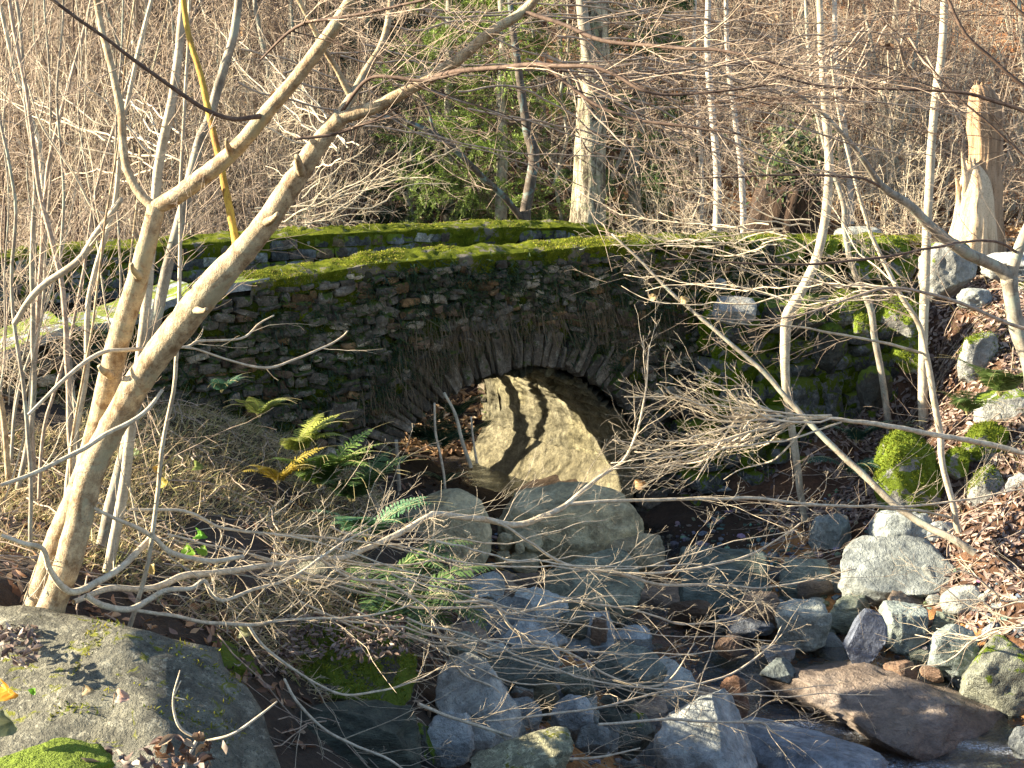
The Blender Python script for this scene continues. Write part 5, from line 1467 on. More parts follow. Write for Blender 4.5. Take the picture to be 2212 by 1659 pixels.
ob = tree_part(ov, "branch", 'twig_dark', [
    [(2300, 290, 5.0, 9), (2212, 242, 5.0, 9), (2147, 220, 5.0, 8), (2067, 197, 5.0, 7), (1927, 192, 5.0, 6), (1807, 188, 5.0, 6), (1727, 177, 5.0, 5), (1640, 150, 5.0, 4), (1560, 130, 5, 3)],
    [(2320, 260, 5.2, 9), (2212, 184, 5.2, 9), (2147, 128, 5.2, 8), (2087, 72, 5.2, 8), (2047, -5, 5.2, 7), (2020, -80, 5.2, 6)],
    [(2300, 90, 5.1, 6), (2200, 20, 5.1, 6), (2140, -60, 5.1, 6)],
    [(2320, 400, 5.3, 6), (2250, 370, 5.3, 6), (2160, 290, 5.3, 5), (2060, 200, 5.3, 4), (1980, 110, 5.3, 3), (1900, 40, 5.3, 3)]], 5)
twigs_on(ov, 'twig_dark', ob, 9, (.2, 1.0), 3, bias=(-.7, 0, .1), rtw=.0022, sub=3)

# --- trees behind the bridge
rt = empty("oak_tree", pt(1268, 500, 17.0), "thick oak trunk with deeply cracked sunlit bark behind the bridge", "tree")
P, r = trace([(1268, 520, 17.0, 92), (1268, 490, 17.0, 80), (1271, 430, 17.0, 72), (1273, 360, 17.0, 68), (1277, 280, 17.0, 64), (1280, 200, 17.0, 62), (1284, 120, 17.0, 60), (1286, 40, 17.0, 58), (1288, -60, 17.0, 56), (1290, -200, 17.0, 54)], 12, .01)
mb = MB()
kk = 40
th_ = np.arange(kk) * 2 * math.pi / kk
ridge = 1 + .055 * (vnoise(np.stack([np.cos(th_)[None] * 7 + P[:, 2:3] * .15, np.sin(th_)[None] * 7 + P[:, 2:3] * .3, P[:, 2:3] * 2.4 + th_[None] * 0], -1), 4)) + .03 * vnoise(np.stack([np.cos(th_)[None] * 16 + P[:, 2:3] * 0, np.sin(th_)[None] * 16 + P[:, 2:3] * 0, P[:, 2:3] * 9 + th_[None] * 0], -1), 5)
Vt = np.stack([P[:, 0:1] + r[:, None] * ridge * np.cos(th_)[None], P[:, 1:2] + r[:, None] * ridge * np.sin(th_)[None], P[:, 2:3] + th_[None] * 0], -1)
Vt = np.concatenate([Vt, Vt[:, :1]], 1)
grid_strip(mb, Vt); build(mb, "trunk", M['oakbark'], rt)
mp = tree_part(rt, "limb", 'grey_bark', [[(1275, 130, 16.9, 30), (1262, 60, 16.8, 26), (1252, -40, 16.8, 22)]], 7)
twigs_on(rt, 'twig', mp, 5, (.5, 1.5), 2, rtw=.006)
stem_tree("leaning_tree", "dark two armed tree leaning behind the crown of the bridge", "tree", None,
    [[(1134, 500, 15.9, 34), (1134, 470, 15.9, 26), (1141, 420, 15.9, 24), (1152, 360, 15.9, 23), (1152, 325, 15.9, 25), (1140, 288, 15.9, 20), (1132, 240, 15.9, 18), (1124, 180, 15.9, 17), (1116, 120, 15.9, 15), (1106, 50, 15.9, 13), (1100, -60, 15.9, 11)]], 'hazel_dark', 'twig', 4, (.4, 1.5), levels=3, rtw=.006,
    lim=[[(1130, 478, 15.9, 17), (1092, 428, 15.7, 15), (1042, 382, 15.5, 15), (992, 332, 15.3, 14), (942, 292, 15.1, 13), (885, 266, 15.0, 12), (820, 250, 14.9, 9), (760, 240, 14.8, 6)],
         [(945, 295, 15.1, 7), (934, 272, 15.1, 7), (926, 240, 15.1, 6), (905, 206, 15.1, 5), (890, 180, 15.1, 4)]])
birches = [((1548, 490), (1535, 220), 16.5, 16, "white birch stem broken by shade left of the hollow trunk"), ((1606, 480), (1578, 60), 17.5, 13, "thin white stem second from the oak toward the hollow trunk"),
           ((1838, 470), (1812, -60), 19, 14, "slim pale stem rising behind the crooked sapling"), ((1505, 120), (1512, 480), 18.5, 10, "greyish thin stem nearest the oak on its eastern side")]
for (b0, b1, Yb, wp, lb_) in birches:
    lo_, hi_ = (b0, b1) if b0[1] > b1[1] else (b1, b0)
    lo_ = (lo_[0], 520); ex = [(lo_[0] + (hi_[0] - lo_[0]) * t_ * 1.5 + 6 * math.sin(t_ * 7), lo_[1] + (min(hi_[1], -80) - lo_[1]) * t_, Yb, wp * (1.15 - .5 * t_)) for t_ in np.linspace(0, 1, 8)]
    stem_tree("birch_tree", lb_, "tree", None, [ex], 'birch', 'twig', 3, (.3, 1.2), rtw=.005)

# bare snag at the eastern end: brown torn upper trunk and a splayed bleached base
sg = empty("dead_snag", pt(2100, 520, 14.6), "bleached barkless dead trunk splintered above its splayed foot", "tree stump")
def flute(mb, line, k, amp, seed, col=(1, 1, 1), flat=1.0, freq=5, zf=.6):
    P, r = trace(line, 8, .01)
    th_ = np.arange(k) * 2 * math.pi / k
    e = 1 + amp * vnoise(np.stack([np.cos(th_)[None] * freq + P[:, 2:3] * 0, np.sin(th_)[None] * freq + P[:, 2:3] * 0, P[:, 2:3] * zf + th_[None] * 0 + seed], -1), 4) + amp * .5 * vnoise(np.stack([np.cos(th_)[None] * freq * 3 + P[:, 2:3] * 0, np.sin(th_)[None] * freq * 3 + P[:, 2:3] * 0, P[:, 2:3] * zf * 2 + th_[None] * 0 + seed], -1), 5)
    V = np.stack([P[:, 0:1] + r[:, None] * e * np.cos(th_)[None], P[:, 1:2] + flat * r[:, None] * e * np.sin(th_)[None], P[:, 2:3] + .07 * (np.arange(len(P)) == len(P) - 1)[:, None] * vnoise(np.stack([th_ * 5, th_ * 0, th_ * 0], -1), 3)[None]], -1)
    V = np.concatenate([V, V[:, :1]], 1)
    grid_strip(mb, V, col)
    top = V[-1]
    mb.add(np.vstack([top, top.mean(0) - [0, 0, .05]]), np.array([[i_, i_ + 1, len(top)] for i_ in range(len(top) - 1)]), col)
mb = MB(); flute(mb, [(2118, 560, 14.7, 100), (2120, 480, 14.7, 84), (2126, 400, 14.7, 68), (2130, 330, 14.7, 62), (2130, 270, 14.7, 66), (2126, 225, 14.7, 60), (2122, 196, 14.7, 44), (2118, 182, 14.7, 22)], 44, .22, 1, (.58, .47, .38))
build(mb, "trunk", M['snag'], sg)
mb = MB(); flute(mb, [(2096, 570, 14.45, 112), (2098, 520, 14.45, 98), (2102, 470, 14.48, 84), (2104, 430, 14.5, 74), (2104, 395, 14.55, 60), (2100, 370, 14.58, 44), (2096, 352, 14.6, 26)], 44, .26, 5, (.92, .84, .72), .8)
for (du, tp, wd) in ((-16, 318, 18), (2, 338, 14), (20, 362, 18), (-30, 372, 12)):
    flute(mb, [(2104 + du, 470, 14.4, wd * 1.3), (2102 + du, 420, 14.45, wd), (2098 + du, (420 + tp) / 2, 14.5, wd * .7), (2094 + du, tp, 14.5, 2)], 10, .3, du, (.92, .84, .72), .6)
build(mb, "splintered_base", M['snag'], sg)
# hollow dark trunk with ivy
ht = empty("hollow_trunk", pt(1700, 520, 15.7), "black hollow broken trunk with ivy behind the east end of the bridge", "tree stump")
mb = MB(); flute(mb, [(1680, 570, 15.6, 150), (1686, 500, 15.6, 140), (1696, 450, 15.6, 134), (1706, 410, 15.6, 128), (1716, 370, 15.65, 96), (1722, 330, 15.7, 54), (1726, 290, 15.7, 26)], 36, .3, 3, (.8, .8, .8))
build(mb, "trunk", M['deadwood'], ht)
mb = MB()
n_ = 900
cc = np.array([pt(1712 + RNG.normal() * 38, 350 + RNG.normal() * 45, 15.4 + RNG.normal() * .12) for _ in range(n_)])
leaves(mb, cc, np.broadcast_to([-.3, -1, .3], (n_, 3)), (.05, .10), np.array([[.05, .09, .03], [.08, .13, .04], [.03, .06, .02], [.14, .15, .05]]), flat=.6)
build(mb, "ivy", M['fern'], ht)

# more twig fans
def fan_thing(name, label, org, ulim, vlim, Ylim, cnt, mat, seed, sag=20, dens=8, wpx=5):
    rs = random.Random(seed)
    root = empty(name, pt(*org), label, "branch")
    L = []
    for k in range(cnt):
        e = (rs.uniform(*ulim), rs.uniform(*vlim), rs.uniform(*Ylim))
        f0 = rs.uniform(0, .45); a0 = (org[0] + (e[0] - org[0]) * f0 + rs.uniform(-30, 30), org[1] + (e[1] - org[1]) * f0 * .5 + rs.uniform(-25, 25), org[2] + (e[2] - org[2]) * f0)
        m1 = [(a0[i] * .66 + e[i] * .34) for i in range(3)]; m2 = [(a0[i] * .33 + e[i] * .67) for i in range(3)]
        L.append([(a0[0], a0[1], a0[2], wpx), (m1[0], m1[1] + rs.uniform(0, sag), m1[2], wpx * .85), (m2[0] + rs.uniform(-30, 30), m2[1] + rs.uniform(-sag * .6, sag), m2[2], wpx * .65), (e[0], e[1], e[2], wpx * .35)])
    fr = [trace(l, 5, .035, k) for k, l in enumerate(L)]
    mbt = MB()
    for P, r in fr: tubes(mbt, P[None], r[None], 5)
    twigs_on(root, mat, fr, dens, (.12, .5), 2, rtw=.0026, parts=mbt, jit=.16)
    build(mbt, "twigs", M[mat], root)
fan_thing("twig_spray", "bright spray of twigs sweeping over the mossy wall top", (1990, 640, 9.2), (1330, 1800), (430, 660), (8.6, 10.5), 11, 'twig_pale', 1, 30, 7, 3.8)
fan_thing("twig_spray", "thin pale spray reaching west along the parapet before the oak", (1760, 500, 12.5), (1240, 1600), (360, 560), (12, 13.5), 13, 'twig_pale', 2, 30, 8, 3.8)
fan_thing("twig_spray", "low spray of twigs over the leaves at the eastern edge of the brook", (2300, 1330, 8.2), (1900, 2160), (1150, 1440), (7.8, 8.8), 9, 'twig_pale', 3, 30, 7)
fan_thing("twig_spray", "tangle of fine pale twigs in the shade above the western parapet", (560, 470, 13.6), (640, 1000), (280, 480), (13.4, 15.5), 16, 'twig_pale', 4, 25, 8, 3.6)
fan_thing("twig_spray", "reddish spray of twigs under the high dark bough before the oak", (1160, 140, 6.5), (1350, 1900), (60, 420), (6, 8.5), 20, 'twig', 5, 40)
fan_thing("twig_spray", "pale spray of twigs filling the upper western corner", (420, 330, 7.5), (-20, 330), (60, 420), (7, 9), 12, 'twig_pale', 6, 30, 6)
fan_thing("twig_spray", "sunny spray of twigs between the yellow stem and the diagonal hazel limb", (760, 330, 9), (430, 700), (30, 400), (8.5, 11), 12, 'twig_pale', 7, 30, 8, 3.8)
fan_thing("twig_spray", "pale spray arching down from above the two saplings", (1900, 60, 10.5), (1500, 2150), (160, 420), (9.8, 11.5), 16, 'twig', 8, 40)

# unseen broken trunk added upstream of the arch to cast shade on the vault
pw = bw(1.5, 2.05, 0) + np.array([-2.5 * math.sin(SUN_AZ), 2.5 * math.cos(SUN_AZ), 0])
st = empty("added_shade_trunk", (pw[0], pw[1], -4.1), "added unseen broken trunk upstream that casts shade on the vault wall", "tree stump")
mb = MB(); Pq = np.array([[pw[0] + .22 * t, pw[1] + .1 * t, -4.2 + 2.55 * t] for t in np.linspace(0, 1, 14)]); tubes(mb, Pq[None], np.linspace(.19, .11, 14)[None], 12, (1, 1, 1), .12)
build(mb, "trunk", M['grey_bark'], st)
mb = MB(); Pq = np.array([[pw[0] + .1 + .0 * t, pw[1] + .02 - .55 * t, -3.1 + 1.3 * t] for t in np.linspace(0, 1, 10)]); tubes(mb, Pq[None], np.linspace(.06, .03, 10)[None], 8, (1, 1, 1), .1)
build(mb, "limb", M['grey_bark'], st)
# ------------------------------------------------------------------ spruces in the hollow behind the bridge
def spruce(label, u, v, Y, h, spread, dens, tone, seed, low=.0, vis=(0, 1)):
    rg = np.random.default_rng(seed)
    b = pt(u, v, Y); b[2] = float(ground(b[0], b[1])) - .05
    root = empty("spruce_tree", b, label, "tree")
    mb = MB(); P = np.array([b + [0, 0, t * h] for t in np.linspace(0, 1, 10)]) + .02 * rg.normal(size=(10, 3)); tubes(mb, P[None], np.linspace(.10, .015, 10)[None], 8)
    build(mb, "trunk", M['grey_bark'], root)
    nb = int(dens * h)
    zz = rg.uniform(low, .98, nb); az = rg.uniform(0, 2 * math.pi, nb)
    L = spread * (1 - zz) ** .8 * rg.uniform(.6, 1.1, nb) + .15
    t = np.linspace(0, 1, 7)
    D = np.stack([np.cos(az), np.sin(az), az * 0], -1)
    Q = (b + np.array([0, 0, 1.0]) * (zz * h)[:, None])[:, None] + D[:, None] * (L[:, None] * t)[..., None]
    Q[..., 2] += (-.35 * L[:, None] * t ** 1.2 + .22 * L[:, None] * t ** 3)
    mb = MB(); rr = .012 * (1 - .8 * t)[None] * np.ones((nb, 1)); tubes(mb, Q, rr, 4)
    S, sr = grow(Q, rr, 13, (.22, .5), (40, 65), 5, (.12, 1.0), .5, -.35, .05, .04)
    tubes(mb, S, sr, 3)
    build(mb, "branches", M['twig_dark'], root)
    A = np.concatenate([Q.reshape(-1, 7, 3)[:, 1:].reshape(-1, 3)] + [S[:, k_] * (1 - f) + S[:, k_ + 1] * f for k_ in range(4) for f in (.0, .33, .66)])
    T = np.concatenate([np.gradient(Q, axis=1)[:, 1:].reshape(-1, 3)] + [S[:, k_ + 1] - S[:, k_] for k_ in range(4) for f in range(3)])
    T = norm(T)
    nn = np.repeat(np.arange(len(A)), 5)
    mb = MB()
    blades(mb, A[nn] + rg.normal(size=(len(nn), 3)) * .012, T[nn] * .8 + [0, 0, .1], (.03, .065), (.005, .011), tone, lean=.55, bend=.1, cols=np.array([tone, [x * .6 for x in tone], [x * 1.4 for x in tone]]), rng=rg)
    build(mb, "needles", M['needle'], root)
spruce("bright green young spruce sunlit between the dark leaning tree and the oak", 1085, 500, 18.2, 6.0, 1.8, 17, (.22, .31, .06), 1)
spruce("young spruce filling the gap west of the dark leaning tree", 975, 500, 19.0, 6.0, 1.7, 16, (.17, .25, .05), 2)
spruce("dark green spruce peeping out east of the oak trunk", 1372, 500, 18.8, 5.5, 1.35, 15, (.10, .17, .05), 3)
spruce("shadowy blue green spruce deep behind the parapet", 800, 500, 21.5, 4.5, 1.9, 13, (.035, .06, .035), 4)  # needle tone darkened to paint in deep shade
spruce("low spruce shoots in the shade just above the far parapet", 890, 500, 18.6, 2.0, 1.0, 22, (.035, .065, .03), 5)  # shade put into the dark needle tone

# ------------------------------------------------------------------ the bare thicket behind the bridge
PROTO = []
def proto_shrub(seed, h, stems, spread, dens, r0, mat, twmat, tips=3, lean=.18, upb=.25):
    global RNG
    keep = RNG; RNG = np.random.default_rng(seed)
    n_ = 10
    t = np.linspace(0, 1, n_)
    az = RNG.uniform(0, 2 * math.pi, stems); ln = RNG.uniform(.0, lean * 2, stems)
    D = np.stack([np.cos(az), np.sin(az), az * 0], -1)
    hh = h * RNG.uniform(.6, 1.0, stems)
    off = D * RNG.uniform(0, spread, (stems, 1))
    P = off[:, None] + D[:, None] * (ln * hh)[:, None, None] * (t ** 1.3)[None, :, None] + np.stack([t * 0, t * 0, t], -1)[None] * hh[:, None, None]
    P[..., :2] += .05 * h * np.cumsum(RNG.normal(size=(stems, n_, 2)) * .26, axis=1)
    r = r0 * RNG.uniform(.5, 1.15, stems)[:, None] * (1.05 - .85 * t)[None]
    mb = MB(); tubes(mb, P, r, 5)
    V, F_, C = mb.arrays(); m1 = make_mesh("trunk", V, F_, C); m1.materials.append(M[mat])
    mb = MB()
    Q, q = grow(P, np.minimum(r, .02), dens, (.16, .5), (35, 85), 8, (.08, .98), .6, upb * .5, .6, .17, None, True, .0034)
    tubes(mb, Q, q, 3)
    S, s_ = grow(Q, q, tips, (.3, .75), (30, 75), 5, (.15, .98), .7, upb * .4, .5, .2, None, True, .0028)
    tubes(mb, S, s_, 3)
    S2, s2 = grow(S, s_, 2, (.3, .7), (25, 70), 4, (.2, .98), .8, upb * .4, .4, .2, None, True, .0026)
    tubes(mb, S2, s2, 3)
    V, F_, C = mb.arrays(); m2 = make_mesh("crown", V, F_, C); m2.materials.append(M[twmat])
    RNG = keep
    return (m1, m2)
kinds = [
    proto_shrub(1, 4.2, 7, .35, 15, .026, 'pale_bark', 'twig'), proto_shrub(2, 3.4, 10, .5, 14, .020, 'twig', 'twig'),
    proto_shrub(3, 6.5, 3, .25, 20, .045, 'grey_bark', 'twig'), proto_shrub(4, 7.5, 1, .05, 40, .06, 'pale_bark', 'twig', lean=.05),
    proto_shrub(5, 2.4, 12, .5, 12, .013, 'twig_pale', 'twig_pale'), proto_shrub(6, 7.0, 2, .2, 24, .05, 'grey_bark', 'twig_dark', lean=.08),
    proto_shrub(7, 5.0, 6, .4, 16, .03, 'twig_dark', 'twig'), proto_shrub(8, 1.6, 14, .5, 10, .009, 'twig', 'twig_pale', tips=3),
]
klab = {0: ("hazel_bush", "bush"), 1: ("hazel_bush", "bush"), 2: ("bare_tree", "tree"), 3: ("bare_tree", "tree"), 4: ("bare_shrub", "shrub"), 5: ("bare_tree", "tree"), 6: ("hazel_bush", "bush"), 7: ("bare_shrub", "shrub")}
kl2 = {"hazel_bush": ("leafless many stemmed bush in the tangle behind the bridge", "leafless bushes behind the bridge"), "bare_tree": ("thin leafless young tree on the slope behind the bridge", "leafless young trees behind the bridge"), "bare_shrub": ("low leafless shrub of fine twigs beyond the parapets", "low leafless shrubs beyond the parapets")}
def place(kind, x, y, s, rz):
    nm, cat = klab[kind]
    lb_, gp = kl2[nm]
    z = float(ground(x, y)) - .05
    root = empty(nm, (x, y, z), lb_, cat, gp, rz)
    root.scale = (s, s, s)
    for me, pn in zip(kinds[kind], ("trunk", "crown")):
        o = bpy.data.objects.new(pn, me); COL.objects.link(o); o.parent = root
rg = random.Random(12)
n_ = 0
while n_ < 165:
    y = 16.2 + 16 * rg.random() ** 1.35
    half = y * .42 + .5
    x = rg.uniform(-half, half)
    u_ = W_PX / 2 + x / y * F_PX
    if y < 18.2 and 1080 < u_ < 1350: continue          # keep the oak and the dark tree clear
    if y < 20 and 840 < u_ < 1420 and rg.random() < .85: continue
    if y < 17.5 and u_ > 2000: continue
    if y < 17.3 and rg.random() < .5: continue
    if u_ > 1450 and rg.random() < .4: continue
    if 1570 < u_ < 1830 and y < 19: continue
    if 560 < u_ < 1100 and rg.random() < .4: continue
    kind = rg.choices(range(8), [5, 5, 4, 3, 4, 3, 4, 3])[0]
    if u_ < 700 and rg.random() < .3: kind = 0
    place(kind, x, y, rg.uniform(.75, 1.25), rg.uniform(0, 6.28)); n_ += 1
# nearer growth west of the bridge end
for (u_, y, kind, s) in [(-60, 11.5, 6, .8), (180, 13.8, 1, .8), (470, 15.6, 4, .9), (620, 16.0, 4, 1.0), (240, 15.8, 0, .9), (720, 16.6, 7, 1.4), (820, 16.9, 7, 1.3), (560, 16.8, 1, .8), (-20, 9.2, 4, .7), (1440, 16.3, 7, 1.1), (1950, 16.4, 4, .7), (1420, 15.9, 4, .6)]:
    p = pt(u_, 800, y); place(kind, p[0], y, s, rg.uniform(0, 6.28))
# trees beyond the western edge of the view, whose shade dapples bank and brook
for (x, y, kind, s) in [(-11.5, 10.6, 5, .9)]:
    place(kind, x, y, s, rg.uniform(0, 6.28))

# ------------------------------------------------------------------ fallen leaves
def gp(x, y):
    z = ground(x, y); e = .04
    nx_ = (z - ground(x + e, y)) / e; ny_ = (z - ground(x, y + e)) / e
    return np.stack([x, y, z], -1), norm(np.stack([nx_, ny_, np.ones_like(z)], -1))
n_ = 30000
x = RNG.uniform(1.2, 6.6, n_); y = RNG.uniform(8, 15.5, n_)
P, N = gp(x, y)
k = (P[:, 2] > -3.72 + .12 * fbm(P * 1.5, 3, 2)) & (fbm(P * 1.1, 3, 31) > -.45 - .2 * (x > 3))
mb = MB(); leaves(mb, P[k], N[k], (.05, .11), np.array([[.29, .21, .17], [.37, .27, .22], [.17, .11, .09], [.44, .33, .26], [.27, .2, .17], [.52, .42, .34], [.13, .085, .07]]), flat=.38, curl=.5, lift=.015)
o = build(mb, "leaf_litter", M['litter'], origin=(3, 10, -3)); tag(o, "brown fallen leaves carpeting the east bank", "leaves", kind="stuff")
n_ = 9000
x = RNG.uniform(-4.5, .6, n_); y = RNG.uniform(3.4, 11.5, n_)
P, N = gp(x, y)
k = (P[:, 2] > -3.5) & (fbm(P * 1.3, 3, 12) > -.05 + .15 * ((y > 7.5) & (x < -1.6)))
mb = MB(); leaves(mb, P[k], N[k], (.04, .10), flat=.45, curl=.55, lift=.02)
o = build(mb, "leaf_litter", M['litter'], origin=(-2, 7, -2.5)); tag(o, "dry curled leaves strewn over the west bank below the hazel", "leaves", kind="stuff")
n_ = 60000
y = 15.2 + 26 * RNG.random(n_) ** 1.5; x = RNG.uniform(-1, 1, n_) * (y * .46)
P, N = gp(x, y)
warm = np.array([[.52, .35, .19], [.62, .45, .27], [.40, .25, .13], [.68, .52, .34], [.46, .28, .14], [.28, .17, .10]])
k = RNG.random(n_) < np.clip(.35 + (x + 3) / 8, .12, 1)  # leaves thinned westward so that side reads as shaded
mb = MB(); leaves(mb, P[k], N[k], (.08, .20), warm, flat=.5, curl=.5, lift=.03)
o = build(mb, "leaf_litter", M['litter'], origin=(0, 20, -1)); tag(o, "rusty leaf carpet of the wooded slope behind the bridge", "leaves", kind="stuff")
n_ = 700
x = RNG.uniform(-1.6, .3, n_); y = RNG.uniform(11.4, 14, n_)
P, N = gp(x, y); k = P[:, 2] > -3.75
mb = MB(); leaves(mb, P[k], N[k], (.04, .08), LEAF_COLS * .5, flat=.5, curl=.5, lift=.02)  # leaf colours halved to make this bank look shaded
o = build(mb, 'leaf_litter', M['litter'], origin=(0, 12, -3.5)); tag(o, 'leaves drifted on the little bank under the arch', 'leaves', kind='stuff')
# leaves lying on the shaded ledge and at the foot of the big boulder
mb = MB()
for (u0, u1, v0, v1, Yk, cnt) in ((600, 880, 1335, 1420, 6.75, 520), (190, 480, 1615, 1659, 3.75, 40), (0, 80, 1350, 1440, 5.1, 90), (470, 640, 1400, 1480, 6.2, 60), (1100, 1160, 1395, 1420, 8.7, 6)):
    for _ in range(cnt):
        u, v = RNG.uniform(u0, u1), RNG.uniform(v0, v1)
        p = pt(u, v, Yk - (v - v0) / (v1 - v0) * .45)
        leaves(mb, p[None], np.array([[0, -.3, 1.0]]), (.025, .06), np.array([[.26, .2, .165], [.34, .26, .21], [.16, .11, .09], [.40, .33, .28]]), flat=.7, curl=1.0)
o = build(mb, "leaf_litter", M['litter'], origin=(-1, 6, -2.5)); tag(o, "withered leaves heaped on the dark mossy ledge and by the boulder", "leaves", kind="stuff")

# ------------------------------------------------------------------ dry grass of the west bank
n_ = 62000
x = RNG.uniform(-4.2, .1, n_); y = RNG.uniform(6.2, 11.3, n_)
P, N = gp(x, y)
nz_ = fbm(P * 1.2, 3, 44)
k = (P[:, 2] > -3.05) & (nz_ > -.35) & (x < -.75 + .2 * nz_) 
mb = MB(); blades(mb, P[k], norm(N[k] * .2 + [.35, -.2, .35]), (.04, .15), (.003, .007), (.3, .22, .12), lean=.55, bend=1.2, cols=np.array([[.62, .49, .29], [.74, .61, .38], [.48, .36, .21], [.40, .31, .17], [.55, .48, .22], [.28, .29, .09]]))
o = build(mb, "dry_grass", M['grass'], origin=(-2, 8, -2.3)); tag(o, "matted dry grass on the west bank before the bridge", "grass", kind="stuff")
n_ = 16000
x = RNG.uniform(2.2, 6.4, n_); y = RNG.uniform(9.5, 14.5, n_)
P, N = gp(x, y)
k = (P[:, 2] > -3.3) & (fbm(P * 1.6, 3, 54) > .25)
mb = MB(); blades(mb, P[k], norm(N[k] * .3 + [.25, -.2, .5]), (.05, .16), (.003, .006), (.3, .22, .12), lean=.6, bend=1.0, cols=np.array([[.34, .26, .15], [.42, .33, .19], [.16, .18, .05], [.22, .2, .08]]))
o = build(mb, "dry_grass", M['grass'], origin=(4, 11, -2.8)); tag(o, "sparse withered grass tufts between the leaves of the east bank", "grass", kind="stuff")
# fallen sticks lying about
for (nm_, lb_, x0, x1, y0, y1, cnt) in (("fallen_sticks", "thin fallen sticks littering the east bank and the foot of the wall", 1.6, 6, 9, 13.5, 420), ("fallen_sticks", "brittle dead twigs lying in the dry grass under the hazel", -4, .2, 5, 10.5, 380)):
    x = RNG.uniform(x0, x1, cnt); y = RNG.uniform(y0, y1, cnt); P, N = gp(x, y)
    kq = P[:, 2] > -3.8; P = P[kq]; m_ = len(P)
    az = RNG.uniform(0, 6.28, m_); L = RNG.uniform(.15, .8, m_)
    t = np.linspace(-.5, .5, 6)
    Q = P[:, None] + np.stack([np.cos(az), np.sin(az), az * 0], -1)[:, None] * (L[:, None] * t)[..., None]
    Q[..., 2] = ground(Q[..., 0], Q[..., 1]) + .02 + RNG.random((m_, 1)) * .10
    Q += RNG.normal(size=Q.shape) * .01
    mb = MB(); tubes(mb, Q, np.linspace(1, .5, 6)[None] * RNG.uniform(.002, .007, (m_, 1)), 4)
    o = build(mb, nm_, M['twig'], origin=(x0, y0, -3)); tag(o, lb_, "twigs", kind="stuff")

# ------------------------------------------------------------------ ferns
def fern(label, u, v, Y, nfr, L, tone, seed, aim=None, spread=1.0, group=None, droop=.9):
    rg = np.random.default_rng(seed)
    b = pt(u, v, Y)
    root = empty("fern", b, label, "fern", group)
    for k in range(nfr):
        az = (aim if aim is not None else 0) + rg.uniform(-1, 1) * (math.pi * spread)
        l = L * rg.uniform(.7, 1.1)
        d = np.array([math.cos(az), math.sin(az), 0]); n_ = 30
        t = np.linspace(0, 1, n_)
        dr = droop * rg.uniform(.7, 1.2)
        el = R(65) - dr * t * R(95)
        step = l / n_
        c = b + np.cumsum(np.stack([np.cos(el) * d[0], np.cos(el) * d[1], np.sin(el)], -1) * step, axis=0)
        mb = MB(); tubes(mb, c[None], np.linspace(.0028, .0008, n_)[None], 4, (.7, .6, .3))
        T = norm(np.gradient(c, axis=0)); sd = np.cross(T, [0, 0, 1.0]); sd = norm(sd); up_ = np.cross(sd, T)
        # pinnae: toothed narrow leaflets on both sides
        m_ = 4
        tone_k = np.array(tone) * rg.uniform(.75, 1.3)
        for sg_ in (-1, 1):
            i_ = np.arange(3, n_)
            wl = l * .24 * np.sin(np.clip(t[i_] * 1.15 + .12, 0, 1) * math.pi) ** .7 * (1 - .55 * t[i_])
            dirp = norm(sd[i_] * sg_ + T[i_] * .35 + up_[i_] * .12 + rg.normal(size=(len(i_), 3)) * .05)
            base = c[i_]
            wd = step * .44
            ts = np.linspace(0, 1, 7)
            prof = np.array([1, 1.0, .62, .92, .5, .6, .03])
            ctr = base[:, None] + dirp[:, None] * (wl[:, None] * ts)[..., None] - np.array([0, 0, 1.0]) * (wl[:, None] * ts ** 2 * .22)[..., None]
            a = ctr + T[i_][:, None] * (prof * wd)[None, :, None]
            b2 = ctr - T[i_][:, None] * (prof * wd)[None, :, None]
            V = np.stack([a, b2], 2).reshape(-1, 3)
            o_ = (np.arange(len(i_)) * 14)[:, None, None] + np.stack([np.arange(6) * 2, np.arange(6) * 2 + 1, np.arange(6) * 2 + 3, np.arange(6) * 2 + 2], -1)[None]
            mb.add(V, o_.reshape(-1, 4), tone_k)
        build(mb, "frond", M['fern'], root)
G1, G2, G3, YE = (.17, .27, .06), (.10, .18, .06), (.08, .19, .12), (.60, .46, .07)
fern("yellow tipped fern in the sun high on the west bank", 640, 985, 9.6, 12, 0.59, (.34, .38, .08), 1, -.6, .55)
fern("large arching fern in the middle of the west bank", 690, 1060, 9.3, 18, 0.77, G1, 2, -.9, .5)
fern("yellowing fern leaning over the dry grass", 600, 1050, 9.0, 8, 0.53, YE, 3, -1.2, .5)
fern("bushy green fern between bank and rounded boulder", 760, 1090, 9.3, 16, 0.70, G2, 4, -.8, .55)
fern("blue green fern hanging in front of the rounded tan boulder", 795, 1175, 8.3, 14, 0.70, (.14, .30, .15), 5, -1.1, .5)
fern("dark fern trailing down the bank edge to the brook", 845, 1260, 8.0, 16, 0.77, G2, 6, -.7, .5, droop=1.4)
fern("long fern fronds hanging over the leaf strewn ledge", 880, 1330, 7.6, 13, 0.84, (.09, .16, .05), 7, -.9, .5, droop=1.6)
fern("small fern by the foot of the bridge face", 478, 850, 9.6, 8, 0.31, G3, 8, -1.0, .5)
fern("pale green fern at the top of the west bank near the wall", 560, 905, 9.6, 10, 0.42, (.3, .36, .1), 9, -.9, .5)
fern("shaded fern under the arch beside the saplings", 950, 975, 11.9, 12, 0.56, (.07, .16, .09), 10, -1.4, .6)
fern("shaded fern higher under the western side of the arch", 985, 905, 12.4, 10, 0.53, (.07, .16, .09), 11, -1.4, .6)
fern("broad shaded fern filling the dark corner under the arch", 915, 960, 12.0, 14, .6, (.05, .12, .06), 18, -1.2, .7)  # dark frond tone stands in for shade under the arch
